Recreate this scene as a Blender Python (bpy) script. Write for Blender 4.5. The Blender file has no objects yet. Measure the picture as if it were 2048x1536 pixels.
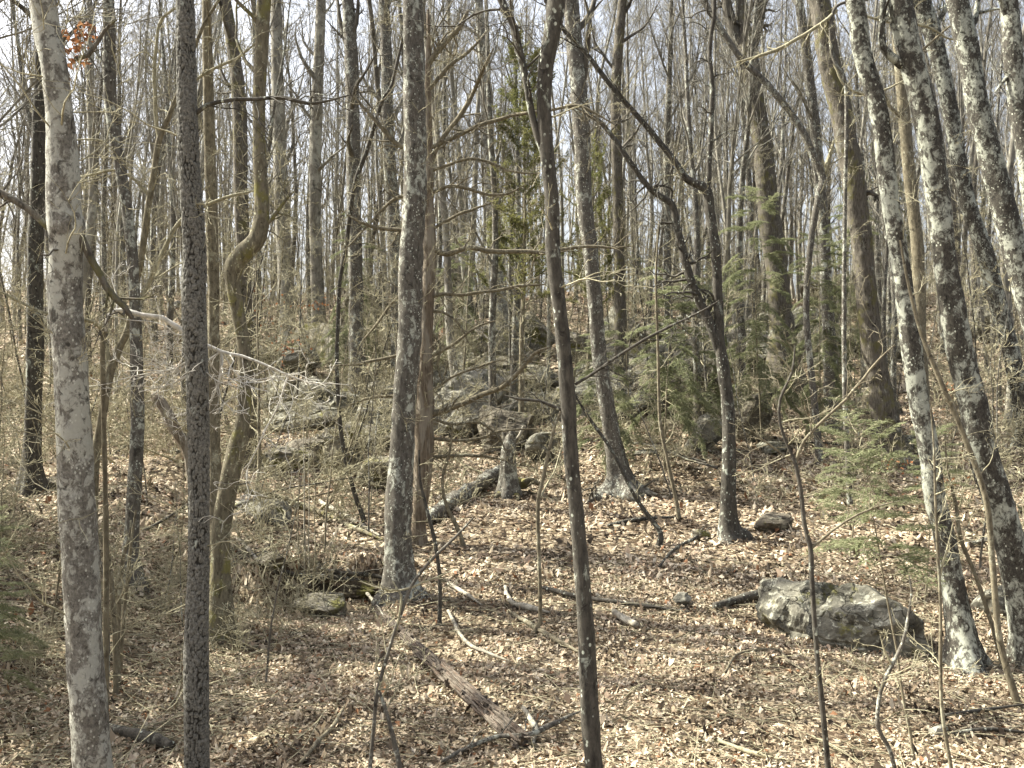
import bpy, math, random
import numpy as np
from mathutils import Vector

# ------------------------------------------------------------------ camera, sky, sun, exposure
F = 1900.0            # focal length of the 2048 px wide photograph, in pixels
CAMZ = 3.7
SUN_AZ, SUN_EL = 71.0, 44.0       # degrees left of straight ahead / above the horizon
sc = bpy.context.scene
col = sc.collection
cam = bpy.data.cameras.new('camera')
cam_o = bpy.data.objects.new('camera', cam)
col.objects.link(cam_o)
cam.sensor_width = 36.0
cam.lens = 36.0 * F / 2048.0
cam.clip_start, cam.clip_end = 0.1, 2000
cam_o.location = (0, 0, CAMZ)
cam_o.rotation_euler = (math.radians(90), 0, 0)
sc.camera = cam_o

world = bpy.data.worlds.new('World')
sc.world = world
world.use_nodes = True
wn = world.node_tree
wn.nodes.clear()
sky = wn.nodes.new('ShaderNodeTexSky')
sky.sky_type = 'NISHITA'
sky.sun_disc = False
sky.sun_elevation = math.radians(SUN_EL)
sky.sun_rotation = math.radians(-SUN_AZ)
sky.air_density = 1.0
sky.dust_density = 6.0
sky.ozone_density = 1.6
bg = wn.nodes.new('ShaderNodeBackground')
bg.inputs[1].default_value = 0.10
wo = wn.nodes.new('ShaderNodeOutputWorld')
hs = wn.nodes.new('ShaderNodeHueSaturation')        # desaturated for a paler, less blue sky and more neutral shade
hs.inputs['Saturation'].default_value = 0.45
hs.inputs['Value'].default_value = 1.05
wn.links.new(sky.outputs[0], hs.inputs['Color'])
wn.links.new(hs.outputs[0], bg.inputs[0])
wn.links.new(bg.outputs[0], wo.inputs[0])

sl = bpy.data.lights.new('sun', 'SUN')
sl.energy = 5.0
sl.angle = math.radians(0.53)
sl.color = (1.0, 0.965, 0.83)
so = bpy.data.objects.new('sun', sl)
col.objects.link(so)
_a, _e = math.radians(SUN_AZ), math.radians(SUN_EL)
SUN = Vector((-math.sin(_a) * math.cos(_e), math.cos(_a) * math.cos(_e), math.sin(_e)))
so.rotation_euler = SUN.to_track_quat('Z', 'Y').to_euler()
so.location = SUN * 60

sc.view_settings.view_transform = 'Standard'
sc.view_settings.look = 'None'
sc.view_settings.exposure = 1.76
sc.view_settings.gamma = 1.0
sc.view_settings.use_curve_mapping = False
sc.render.engine = 'CYCLES'
sc.cycles.max_bounces = 5
sc.cycles.diffuse_bounces = 3
sc.cycles.glossy_bounces = 1
sc.cycles.transmission_bounces = 1
sc.cycles.transparent_max_bounces = 2

R = random.Random(11)
G = np.random.default_rng(11)

# ------------------------------------------------------------------ noise, terrain, pixels to points
def _h(i, j, k, seed):
    n = (i.astype(np.int64) * 374761393 + j.astype(np.int64) * 668265263 + k.astype(np.int64) * 2147483647 + seed * 974634777) & 0xffffffff
    n = ((n ^ (n >> 13)) * 1274126177) & 0xffffffff
    n = ((n ^ (n >> 16)) * 2246822519) & 0xffffffff
    return ((n ^ (n >> 15)) & 0xffffff) / float(0xffffff)

def vnoise(x, y, z=None, seed=0):
    x = np.asarray(x, float); y = np.asarray(y, float)
    z = np.zeros_like(x) if z is None else np.asarray(z, float)
    xi, yi, zi = np.floor(x), np.floor(y), np.floor(z)
    fx, fy, fz = x - xi, y - yi, z - zi
    fx = fx * fx * (3 - 2 * fx); fy = fy * fy * (3 - 2 * fy); fz = fz * fz * (3 - 2 * fz)
    o = 0
    for a in (0, 1):
        wx = fx if a else 1 - fx
        for b in (0, 1):
            wy = fy if b else 1 - fy
            for c in (0, 1):
                wz = fz if c else 1 - fz
                o = o + wx * wy * wz * _h(xi + a, yi + b, zi + c, seed)
    return o * 2 - 1

def fbm(x, y, z=None, seed=0, oct=4):
    o, a, s = 0, 1.0, 1.0
    for k in range(oct):
        o = o + a * vnoise(np.asarray(x) * s, np.asarray(y) * s, None if z is None else np.asarray(z) * s, seed + k * 17)
        a *= 0.5; s *= 2.03
    return o

_PY = [-40, 0, 3, 5.5, 7.5, 9, 12.5, 13.3, 16, 18, 21.5, 25, 30, 36, 44, 52, 60, 68, 80, 120, 200, 400]
_PZ = [2.2, 2.1, 1.9, 0.8, 0.15, 0.03, -0.04, 0.05, 0.36, 0.70, 1.24, 1.9, 2.96, 4.42, 6.09, 7.6, 9.0, 9.9, 10.2, 7.5, 3.0, -4.0]

def sstep(a, b, x):
    t = np.clip((x - a) / (b - a), 0, 1)
    return t * t * (3 - 2 * t)

def ground(x, y):
    x = np.asarray(x, float); y = np.asarray(y, float)
    z = np.interp(y, _PY, _PZ)
    far = sstep(16, 40, y)
    z = z + fbm(x * 0.22, y * 0.22, seed=3, oct=3) * (0.06 + 0.34 * far) * sstep(5, 9, y)
    z = z + fbm(x * 1.3, y * 1.3, seed=9, oct=3) * 0.035
    # the leaf-covered bank with its undercut edge, left of the middle
    edge = 15.55 + 0.25 * np.sin(x * 1.7) + 0.12 * np.sin(x * 5.1)
    w = sstep(-6.2, -4.6, x) * (1 - sstep(-2.4, -1.7, x))
    z = z + w * (0.38 * sstep(0, 0.22, y - edge) * (1 - sstep(17.2, 20.5, y)) - 0.24 * sstep(-2.2, -0.3, y - edge) * (1 - sstep(0, 0.2, y - edge)))
    # the slope climbs a little on the left of the frame
    lb = sstep(3.6, 7.5, -x) * sstep(9.5, 13, y) * (1 - sstep(19, 27, y))
    z = z + lb * (0.75 + 0.30 * fbm(x * 0.7, y * 0.7, seed=21, oct=3))
    return z

def gz(x, y):
    return float(ground(np.array([x]), np.array([y]))[0])

_YS = np.concatenate([np.arange(5.5, 30, 0.02), np.arange(30, 75, 0.1)])

def hit(px, py):
    """where the ray through a pixel of the photograph meets the terrain"""
    X = (px - 1024) / F * _YS
    Z = CAMZ - (py - 768) / F * _YS
    b = np.nonzero(ground(X, _YS) >= Z)[0]
    i = b[0] if len(b) else len(_YS) - 1
    Y = float(_YS[i])
    return np.array([X[i], Y, gz(X[i], Y)])

def at(px, py, Y):
    return np.array([(px - 1024) / F * Y, Y, CAMZ - (py - 768) / F * Y])

# ------------------------------------------------------------------ mesh collecting
class Geo:
    def __init__(s):
        s.v, s.q, s.t, s.n, s.att = [], [], [], 0, []

    def add(s, v, q=None, t=None, att=None):
        v = np.asarray(v, float).reshape(-1, 3)
        if q is not None and len(q): s.q.append(np.asarray(q, np.int64) + s.n)
        if t is not None and len(t): s.t.append(np.asarray(t, np.int64) + s.n)
        s.v.append(v); s.n += len(v)
        if att is not None: s.att.append(np.asarray(att, float))
        return s

    def tube(s, p, r, n=5, disp=None, cap=False):
        p = np.asarray(p, float); r = np.asarray(r, float); m = len(p)
        t = np.empty_like(p)
        t[1:-1] = p[2:] - p[:-2]; t[0] = p[1] - p[0]; t[-1] = p[-1] - p[-2]
        t /= np.sqrt((t * t).sum(1))[:, None] + 1e-9
        ax = int(np.argmin(np.abs(t).max(0)))
        ref = np.zeros(3); ref[ax] = 1
        u = np.stack([t[:, 1] * ref[2] - t[:, 2] * ref[1], t[:, 2] * ref[0] - t[:, 0] * ref[2], t[:, 0] * ref[1] - t[:, 1] * ref[0]], 1)
        u /= np.sqrt((u * u).sum(1))[:, None] + 1e-9
        w = np.stack([t[:, 1] * u[:, 2] - t[:, 2] * u[:, 1], t[:, 2] * u[:, 0] - t[:, 0] * u[:, 2], t[:, 0] * u[:, 1] - t[:, 1] * u[:, 0]], 1)
        a = np.arange(n) * (2 * math.pi / n)
        rr = r[:, None] * np.ones((1, n))
        if disp is not None: rr = rr + disp
        v = p[:, None, :] + rr[:, :, None] * (np.cos(a)[None, :, None] * u[:, None, :] + np.sin(a)[None, :, None] * w[:, None, :])
        i = (np.arange(m - 1) * n)[:, None]
        j = np.arange(n)[None, :]; k = (np.arange(n) + 1)[None, :] % n
        q = np.stack([i + j, i + k, i + n + k, i + n + j], -1).reshape(-1, 4)
        v = v.reshape(-1, 3); tr = None
        if cap:
            v = np.concatenate([v, p[:1], p[-1:]])
            b0, b1 = m * n, m * n + 1
            jj, kk = np.arange(n), (np.arange(n) + 1) % n
            tr = np.concatenate([np.stack([np.full(n, b0), kk, jj], 1), np.stack([np.full(n, b1), (m - 1) * n + jj, (m - 1) * n + kk], 1)])
        return s.add(v, q, tr)

    def mesh(s, name, m, origin=(0, 0, 0), smooth=True):
        v = np.concatenate(s.v) - np.asarray(origin, float)
        q = np.concatenate(s.q) if s.q else np.zeros((0, 4), np.int64)
        t = np.concatenate(s.t) if s.t else np.zeros((0, 3), np.int64)
        me = bpy.data.meshes.new(name)
        me.vertices.add(len(v)); me.vertices.foreach_set('co', v.astype(np.float32).ravel())
        nl = len(q) * 4 + len(t) * 3
        me.loops.add(nl)
        me.loops.foreach_set('vertex_index', np.concatenate([q.ravel(), t.ravel()]).astype(np.int32))
        me.polygons.add(len(q) + len(t))
        ls = np.concatenate([np.arange(len(q)) * 4, len(q) * 4 + np.arange(len(t)) * 3]).astype(np.int32)
        me.polygons.foreach_set('loop_start', ls)
        me.polygons.foreach_set('use_smooth', np.full(len(ls), smooth))
        if s.att:
            a = me.attributes.new('tint', 'FLOAT', 'POINT')
            a.data.foreach_set('value', np.concatenate(s.att).astype(np.float32))
        me.update(calc_edges=True)
        me.materials.append(m)
        return me

    def build(s, name, m, parent=None, origin=(0, 0, 0), smooth=True):
        o = bpy.data.objects.new(name, s.mesh(name, m, origin, smooth))
        col.objects.link(o)
        if parent is not None: o.parent = parent
        else: o.location = origin
        return o

def tag(o, label=None, cat=None, group=None, kind=None):
    if label: o['label'] = label
    if cat: o['category'] = cat
    if group: o['group'] = group
    if kind: o['kind'] = kind
    return o

def thing(name, loc, label, cat, group=None):
    o = bpy.data.objects.new(name, None)
    o.empty_display_size = 0.2
    col.objects.link(o)
    o.location = loc
    return tag(o, label, cat, group)

def copy_tree(o, parent=None):
    c = o.copy()
    col.objects.link(c)
    if parent is not None: c.parent = parent
    for ch in list(o.children): copy_tree(ch, c)
    return c

# ------------------------------------------------------------------ materials
class Mat:
    def __init__(s, name, rough=0.9, spec=0.15):
        s.m = bpy.data.materials.new(name)
        s.m.use_nodes = True
        s.t = s.m.node_tree
        s.b = s.t.nodes['Principled BSDF']
        s.b.inputs['Roughness'].default_value = rough
        s.b.inputs['Specular IOR Level'].default_value = spec
        s.tc = s.t.nodes.new('ShaderNodeTexCoord')
        s.oi = None

    def coord(s, scale=(1, 1, 1), space='Object', shift=True):
        mp = s.t.nodes.new('ShaderNodeMapping')
        mp.inputs['Scale'].default_value = scale
        s.t.links.new(s.tc.outputs[space], mp.inputs['Vector'])
        if shift:
            if s.oi is None: s.oi = s.t.nodes.new('ShaderNodeObjectInfo')
            mu = s.t.nodes.new('ShaderNodeMath'); mu.operation = 'MULTIPLY'; mu.inputs[1].default_value = 37.0
            s.t.links.new(s.oi.outputs['Random'], mu.inputs[0])
            s.t.links.new(mu.outputs[0], mp.inputs['Location'])
        return mp.outputs[0]

    def noise(s, vec, scale, detail=5, rough=0.6, dist=0.0):
        n = s.t.nodes.new('ShaderNodeTexNoise')
        n.inputs['Scale'].default_value = scale
        n.inputs['Detail'].default_value = detail
        n.inputs['Roughness'].default_value = rough
        n.inputs['Distortion'].default_value = dist
        s.t.links.new(vec, n.inputs['Vector'])
        return n.outputs['Fac']

    def voro(s, vec, scale, feature='F1', out='Distance', rnd=1.0):
        n = s.t.nodes.new('ShaderNodeTexVoronoi')
        n.feature = feature
        n.inputs['Scale'].default_value = scale
        n.inputs['Randomness'].default_value = rnd
        s.t.links.new(vec, n.inputs['Vector'])
        return n.outputs[out]

    def ramp(s, fac, stops, interp='LINEAR'):
        n = s.t.nodes.new('ShaderNodeValToRGB')
        n.color_ramp.interpolation = interp
        e = n.color_ramp.elements
        while len(e) < len(stops): e.new(0.5)
        for k, (p, c) in enumerate(stops):
            e[k].position = p
            e[k].color = (c, c, c, 1) if not isinstance(c, tuple) else (*c, 1)
        s.t.links.new(fac, n.inputs[0])
        return n.outputs[0]

    def mix(s, fac, a, b, mode='MIX'):
        n = s.t.nodes.new('ShaderNodeMix')
        n.data_type = 'RGBA'; n.blend_type = mode
        for sock, val in ((n.inputs[0], fac), (n.inputs[6], a), (n.inputs[7], b)):
            if isinstance(val, (int, float)): sock.default_value = val
            elif isinstance(val, tuple): sock.default_value = (*val, 1)
            else: s.t.links.new(val, sock)
        return n.outputs[2]

    def attr(s, name='tint'):
        n = s.t.nodes.new('ShaderNodeAttribute'); n.attribute_name = name
        return n.outputs['Fac']

    def bump(s, h, strength=0.5, dist=0.02):
        n = s.t.nodes.new('ShaderNodeBump')
        n.inputs['Strength'].default_value = strength
        n.inputs['Distance'].default_value = dist
        s.t.links.new(h, n.inputs['Height'])
        s.t.links.new(n.outputs[0], s.b.inputs['Normal'])

    def color(s, c):
        if isinstance(c, tuple): s.b.inputs['Base Color'].default_value = (*c, 1)
        else: s.t.links.new(c, s.b.inputs['Base Color'])
        return s

def bark(name, dark, light, lichen=(0.5, 0.52, 0.46), amount=0.5, lscale=7.0, moss=None, stretch=0.35, fine=22.0, spots=True, strength=0.6, edge=0.06, det=9):
    m = Mat(name)
    v = m.coord((1, 1, stretch)); vi = m.coord((1, 1, 0.75))
    f = m.noise(v, fine, 6, 0.7)
    c = m.mix(m.ramp(f, [(0.33, 0.0), (0.66, 1.0)]), dark, light)
    big = m.mix(0.38, m.noise(vi, lscale, det, 0.74, 0.5), m.noise(vi, lscale * 0.26, 4))
    lo = 0.66 - 0.32 * amount
    c2 = m.mix(m.noise(vi, 40, 3), tuple(x * 0.72 for x in lichen), lichen)
    c = m.mix(m.ramp(big, [(lo, 0.0), (lo + edge, 1.0)]), c, c2)
    if spots:   # round crusts of pale lichen
        d = m.voro(vi, lscale * 2.2)
        k = m.noise(vi, lscale * 0.7, 3)
        fac = m.mix(1.0, m.ramp(d, [(0.20, 1.0), (0.27, 0.0)]), m.ramp(k, [(0.50, 0.0), (0.56, 1.0)]), 'MULTIPLY')
        c = m.mix(fac, c, tuple(min(0.7, x * 1.12) for x in lichen))
    dk = m.noise(vi, lscale * 0.8, 5, 0.7, 0.6)
    c = m.mix(m.ramp(dk, [(0.58, 0.0), (0.66, 0.85)]), c, tuple(x * 0.55 for x in dark))
    if moss:
        mn = m.noise(vi, 3.5, 6, 0.7)
        c = m.mix(m.ramp(mn, [(0.52, 0.0), (0.62, 0.8)]), c, moss)
    m.color(c)
    m.bump(m.mix(0.5, f, big), strength, 0.03)
    return m.m

M = {}
M['pale'] = bark('pale_bark', (0.075, 0.068, 0.056), (0.23, 0.215, 0.185), (0.42, 0.415, 0.36), 0.54, 13.0, fine=42, stretch=0.7, edge=0.05)
M['grey'] = bark('grey_bark', (0.055, 0.05, 0.042), (0.16, 0.145, 0.12), (0.44, 0.45, 0.38), 0.42, 11.0)
M['lichen'] = bark('lichen_bark', (0.024, 0.022, 0.018), (0.095, 0.086, 0.071), (0.40, 0.41, 0.34), 0.53, 10.0, fine=34, stretch=0.6, edge=0.07)
M['dark'] = bark('dark_bark', (0.034, 0.031, 0.026), (0.105, 0.095, 0.078), (0.40, 0.42, 0.35), 0.30, 9.0)
M['mossy'] = bark('mossy_bark', (0.075, 0.066, 0.046), (0.20, 0.175, 0.12), (0.36, 0.36, 0.25), 0.34, 10.0, moss=(0.17, 0.155, 0.05))
M['furrow'] = bark('furrowed_bark', (0.045, 0.040, 0.032), (0.17, 0.15, 0.12), (0.33, 0.34, 0.28), 0.30, 8.0, moss=(0.12, 0.11, 0.045), stretch=0.16, fine=34, spots=False, strength=0.9)
M['far'] = bark('distant_bark', (0.10, 0.092, 0.075), (0.27, 0.25, 0.205), (0.38, 0.37, 0.31), 0.45, 3.0, spots=False, fine=9)
M['far_dark'] = bark('distant_dark_bark', (0.055, 0.049, 0.04), (0.15, 0.135, 0.11), (0.30, 0.295, 0.24), 0.34, 3.0, spots=False, fine=9)
M['twig'] = bark('twig_bark', (0.17, 0.155, 0.10), (0.40, 0.365, 0.25), (0.48, 0.455, 0.32), 0.40, 12.0, spots=False)
M['stem'] = bark('sapling_bark', (0.085, 0.072, 0.05), (0.24, 0.21, 0.145), (0.38, 0.365, 0.27), 0.36, 14.0, spots=False)
M['bleached'] = bark('bleached_wood', (0.15, 0.135, 0.105), (0.36, 0.33, 0.265), (0.46, 0.43, 0.35), 0.5, 12.0, spots=False)

def plate_bark():
    m = Mat('plated_bark')
    a = m.attr()
    n = m.noise(m.coord((1, 1, 1)), 55, 4)
    face = m.mix(m.ramp(n, [(0.35, 0.0), (0.65, 1.0)]), (0.070, 0.067, 0.058), (0.20, 0.192, 0.168))
    c = m.mix(m.ramp(a, [(0.14, 0.0), (0.48, 1.0)]), (0.026, 0.024, 0.020), face)
    l = m.noise(m.coord((1, 1, 0.8)), 9, 5)
    c = m.mix(m.ramp(l, [(0.66, 0.0), (0.70, 0.7)]), c, (0.42, 0.44, 0.38))
    m.color(c); m.bump(n, 0.4, 0.01)
    return m.m
M['plated'] = plate_bark()
M['sunlit_limb'] = bark('sunlit_limb_bark', (0.36, 0.34, 0.29), (0.62, 0.59, 0.52), (0.66, 0.63, 0.56), 0.5, 12.0, spots=False)  # sunlight on the limb is put into this whitened bark colour

def cedar_bark():
    m = Mat('cedar_bark')
    f = m.noise(m.coord((1, 1, 0.06)), 60, 6, 0.7)
    g = m.noise(m.coord((1, 1, 0.25)), 6, 4)
    c = m.mix(m.ramp(f, [(0.35, 0.0), (0.65, 1.0)]), (0.075, 0.056, 0.040), (0.25, 0.205, 0.15))
    c = m.mix(m.ramp(g, [(0.47, 0.0), (0.58, 0.75)]), c, m.mix(f, (0.20, 0.175, 0.14), (0.40, 0.36, 0.29)))
    m.color(c); m.bump(f, 0.9, 0.03)
    return m.m
M['cedar'] = cedar_bark()

def rot_wood():
    m = Mat('rotting_wood', 0.95, 0.05)
    f = m.noise(m.coord((0.12, 1, 1)), 70, 6, 0.7)
    g = m.noise(m.coord((0.5, 1, 1)), 5, 4)
    c = m.mix(m.ramp(f, [(0.36, 0.0), (0.64, 1.0)]), (0.050, 0.040, 0.032), (0.20, 0.172, 0.14))
    c = m.mix(m.ramp(g, [(0.50, 0.0), (0.64, 0.7)]), c, (0.14, 0.10, 0.075))
    m.color(c); m.bump(f, 0.8, 0.02)
    return m.m
M['rot'] = rot_wood()

def rock_mat(name, a, b, lich, moss=0.0):
    m = Mat(name, 0.92, 0.12)
    v = m.coord()
    n = m.noise(v, 3.0, 9, 0.66, 0.3)
    c = m.mix(m.ramp(n, [(0.36, 0.0), (0.64, 1.0)]), a, b)
    f = m.noise(v, 9.0, 7, 0.7)
    c = m.mix(m.ramp(f, [(0.54, 0.0), (0.60, 0.85)]), c, lich)
    c = m.mix(m.ramp(m.noise(v, 16, 6, 0.75), [(0.60, 0.0), (0.66, 0.8)]), c, tuple(x * 0.4 for x in a))
    if moss:
        k = m.noise(v, 2.2, 7, 0.7)
        c = m.mix(m.ramp(k, [(0.66 - 0.3 * moss, 0.0), (0.74 - 0.3 * moss, 0.92)]), c, m.mix(m.noise(v, 30, 3), (0.060, 0.058, 0.018), (0.15, 0.14, 0.042)))
    wp = m.t.nodes.new('ShaderNodeVectorMath'); wp.operation = 'ADD'
    nn = m.t.nodes.new('ShaderNodeTexNoise'); nn.inputs['Scale'].default_value = 2.0; nn.inputs['Detail'].default_value = 4
    m.t.links.new(v, nn.inputs['Vector']); m.t.links.new(v, wp.inputs[0]); m.t.links.new(nn.outputs['Color'], wp.inputs[1])
    ck = m.voro(wp.outputs[0], 1.05, 'DISTANCE_TO_EDGE')
    crack = m.ramp(ck, [(0.0, 0.55), (0.018, 1.0)])
    c = m.mix(crack, tuple(x * 0.25 for x in a), c)
    m.color(c); m.bump(m.mix(0.45, m.mix(0.5, n, f), crack), 1.0, 0.10)
    return m.m
M['rock'] = rock_mat('grey_rock', (0.060, 0.057, 0.046), (0.185, 0.175, 0.14), (0.32, 0.315, 0.255), 0.28)
M['rock_pale'] = rock_mat('pale_rock', (0.095, 0.090, 0.074), (0.25, 0.238, 0.195), (0.38, 0.365, 0.305), 0.28)
M['rock_dark'] = rock_mat('dark_rock', (0.055, 0.048, 0.037), (0.15, 0.13, 0.10), (0.23, 0.22, 0.17), 0.3)
M['rock_moss'] = rock_mat('mossy_rock', (0.085, 0.078, 0.060), (0.22, 0.20, 0.16), (0.32, 0.31, 0.25), 0.5)
M['soil'] = rock_mat('root_bound_soil', (0.026, 0.021, 0.015), (0.075, 0.060, 0.042), (0.11, 0.095, 0.065), 0.4)

def leaf_mat(name, stops, trans=0.25):
    m = Mat(name, 0.75, 0.2)
    a = m.attr()
    c = m.ramp(a, stops)
    m.color(c)
    tr = m.t.nodes.new('ShaderNodeBsdfTranslucent')
    m.t.links.new(c, tr.inputs['Color'])
    mx = m.t.nodes.new('ShaderNodeMixShader')
    mx.inputs[0].default_value = trans
    out = m.t.nodes['Material Output']
    m.t.links.new(m.b.outputs[0], mx.inputs[1]); m.t.links.new(tr.outputs[0], mx.inputs[2])
    m.t.links.new(mx.outputs[0], out.inputs['Surface'])
    return m.m
M['litter'] = leaf_mat('dead_leaf', [(0.0, (0.040, 0.030, 0.021)), (0.22, (0.125, 0.093, 0.062)), (0.42, (0.265, 0.205, 0.138)), (0.66, (0.42, 0.35, 0.255)), (0.90, (0.60, 0.525, 0.405)), (1.0, (0.20, 0.10, 0.05))], 0.12)
M['rust'] = leaf_mat('rust_leaf', [(0.0, (0.13, 0.060, 0.03)), (0.6, (0.26, 0.115, 0.05)), (1.0, (0.36, 0.20, 0.10))], 0.25)
M['needle'] = leaf_mat('hemlock_needle', [(0.0, (0.105, 0.122, 0.060)), (0.5, (0.18, 0.195, 0.105)), (0.85, (0.25, 0.258, 0.15)), (1.0, (0.31, 0.30, 0.19))], 0.5)
M['needle_cedar'] = leaf_mat('cedar_foliage', [(0.0, (0.085, 0.095, 0.035)), (0.5, (0.165, 0.17, 0.065)), (1.0, (0.22, 0.20, 0.085))], 0.5)

def ground_mat():
    m = Mat('forest_floor', 0.95, 0.08)
    v = m.coord(shift=False)
    w = m.noise(v, 1.5, 5)
    cell = m.voro(v, 13.0, out='Color')
    bw = m.t.nodes.new('ShaderNodeSeparateColor'); m.t.links.new(cell, bw.inputs[0])
    c = m.ramp(bw.outputs[0], [(0.0, (0.06, 0.043, 0.028)), (0.35, (0.14, 0.105, 0.068)), (0.65, (0.29, 0.235, 0.16)), (1.0, (0.44, 0.37, 0.265))])
    d = m.voro(v, 13.0, 'DISTANCE_TO_EDGE')
    c = m.mix(m.ramp(d, [(0.0, 0.0), (0.10, 1.0)]), (0.045, 0.032, 0.022), c)
    soil = m.mix(m.noise(v, 12, 5), (0.055, 0.038, 0.026), (0.15, 0.105, 0.07))
    c = m.mix(m.ramp(w, [(0.56, 0.0), (0.66, 0.8)]), c, soil)
    c = m.mix(m.ramp(m.noise(v, 0.9, 6, 0.7), [(0.66, 0.0), (0.71, 0.6)]), c, (0.10, 0.10, 0.025))
    m.color(c); m.bump(m.mix(0.5, d, m.noise(v, 25, 4)), 0.8, 0.04)
    return m.m
M['ground'] = ground_mat()

# ------------------------------------------------------------------ the ground
def build_ground():
    ys = np.concatenate([np.arange(-30, 4, 1.0), np.arange(4, 20, 0.14), np.arange(20, 40, 0.3), np.arange(40, 80, 0.8), np.arange(80, 161, 4.0)])
    us = np.linspace(-1, 1, 181)
    wd = np.interp(ys, [-30, 0, 5, 12, 60, 400], [40, 14, 14, 20, 75, 190])
    Y = ys[:, None] * np.ones((1, len(us)))
    X = np.sign(us)[None, :] * (np.abs(us)[None, :] ** 1.25) * wd[:, None]
    Z = ground(X, Y)
    n = len(us)
    i = (np.arange(len(ys) - 1) * n)[:, None]; j = np.arange(n - 1)[None, :]
    q = np.stack([i + j, i + j + 1, i + n + j + 1, i + n + j], -1).reshape(-1, 4)
    g = Geo().add(np.stack([X, Y, Z], -1).reshape(-1, 3), q)
    tag(g.build('ground', M['ground']), 'leaf strewn forest floor rising to the ridge', None, None, 'structure')
build_ground()

# ------------------------------------------------------------------ branches and trunks
def resample(P, ds):
    """Catmull-Rom through rows (x, y, z, r), about ds apart"""
    P = np.asarray(P, float)
    A = np.concatenate([2 * P[:1] - P[1:2], P, 2 * P[-1:] - P[-2:-1]])
    out = []
    for i in range(len(P) - 1):
        p0, p1, p2, p3 = A[i], A[i + 1], A[i + 2], A[i + 3]
        k = max(1, int(round(np.linalg.norm((p2 - p1)[:3]) / ds)))
        t = (np.arange(k) / k)[:, None]
        out.append(0.5 * (2 * p1 + (p2 - p0) * t + (2 * p0 - 5 * p1 + 4 * p2 - p3) * t ** 2 + (3 * p1 - p0 - 3 * p2 + p3) * t ** 3))
    out.append(P[-1:])
    o = np.concatenate(out)
    o[:, 3] = np.maximum(o[:, 3], 0.001)
    return o

def unit(v):
    l = math.sqrt(v[0] * v[0] + v[1] * v[1] + v[2] * v[2]) + 1e-9
    return (v[0] / l, v[1] / l, v[2] / l)

def side_dir(d, ang, R, flat=0.0):
    """a direction at ang degrees from d"""
    while True:
        w = (R.gauss(0, 1), R.gauss(0, 1), R.gauss(0, 1) * (1 - flat))
        k = w[0] * d[0] + w[1] * d[1] + w[2] * d[2]
        w = (w[0] - k * d[0], w[1] - k * d[1], w[2] - k * d[2])
        l = math.sqrt(w[0] ** 2 + w[1] ** 2 + w[2] ** 2)
        if l > 0.2: break
    a = math.radians(ang); c, s = math.cos(a), math.sin(a) / l
    return (d[0] * c + w[0] * s, d[1] * c + w[1] * s, d[2] * c + w[2] * s)

def grow(out, p, d, L, r, lev, R, up=0.12, wander=0.18, kids=(5, 4), ratio=0.5, ang=(30, 60), seg=0.22, rmin=0.0022, bare=0.15, flat=0.0):
    n = max(3, int(L / (seg * (0.6 if lev else 1))))
    n = min(n, 16)
    s = L / n
    pts, rad = [p], [r]
    d = unit(d); dirs = [d]
    for i in range(n):
        d = unit((d[0] + R.gauss(0, wander), d[1] + R.gauss(0, wander), d[2] + R.gauss(0, wander) + up * (0.5 if lev else 1)))
        p = (p[0] + d[0] * s, p[1] + d[1] * s, p[2] + d[2] * s)
        pts.append(p); dirs.append(d)
        f = (i + 1) / n
        rad.append(max(rmin * 0.7, r * (1 - f * 0.86)))
    out.append((pts, rad, lev))
    if lev < len(kids):
        k = kids[lev]; k = int(k * R.uniform(0.7, 1.3) + 0.5)
        for _ in range(k):
            f = R.uniform(bare, 0.97) if lev or bare else R.random()
            i = min(n - 1, int(f * n))
            a, b = pts[i], pts[i + 1]; w = f * n - i
            q = (a[0] + (b[0] - a[0]) * w, a[1] + (b[1] - a[1]) * w, a[2] + (b[2] - a[2]) * w)
            rr = max(rmin, rad[i] * R.uniform(0.4, 0.65))
            grow(out, q, side_dir(dirs[i], R.uniform(*ang), R, flat), L * ratio * R.uniform(0.5, 1.15) * (1 - 0.45 * f), rr, lev + 1, R, up, wander, kids, ratio, ang, seg, rmin, bare, flat)

SIDES = (6, 4, 3, 3, 3)
def tubes(g, br, off=0):
    for pts, rad, lev in br:
        g.tube(pts, rad, SIDES[min(4, lev + off)])

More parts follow.
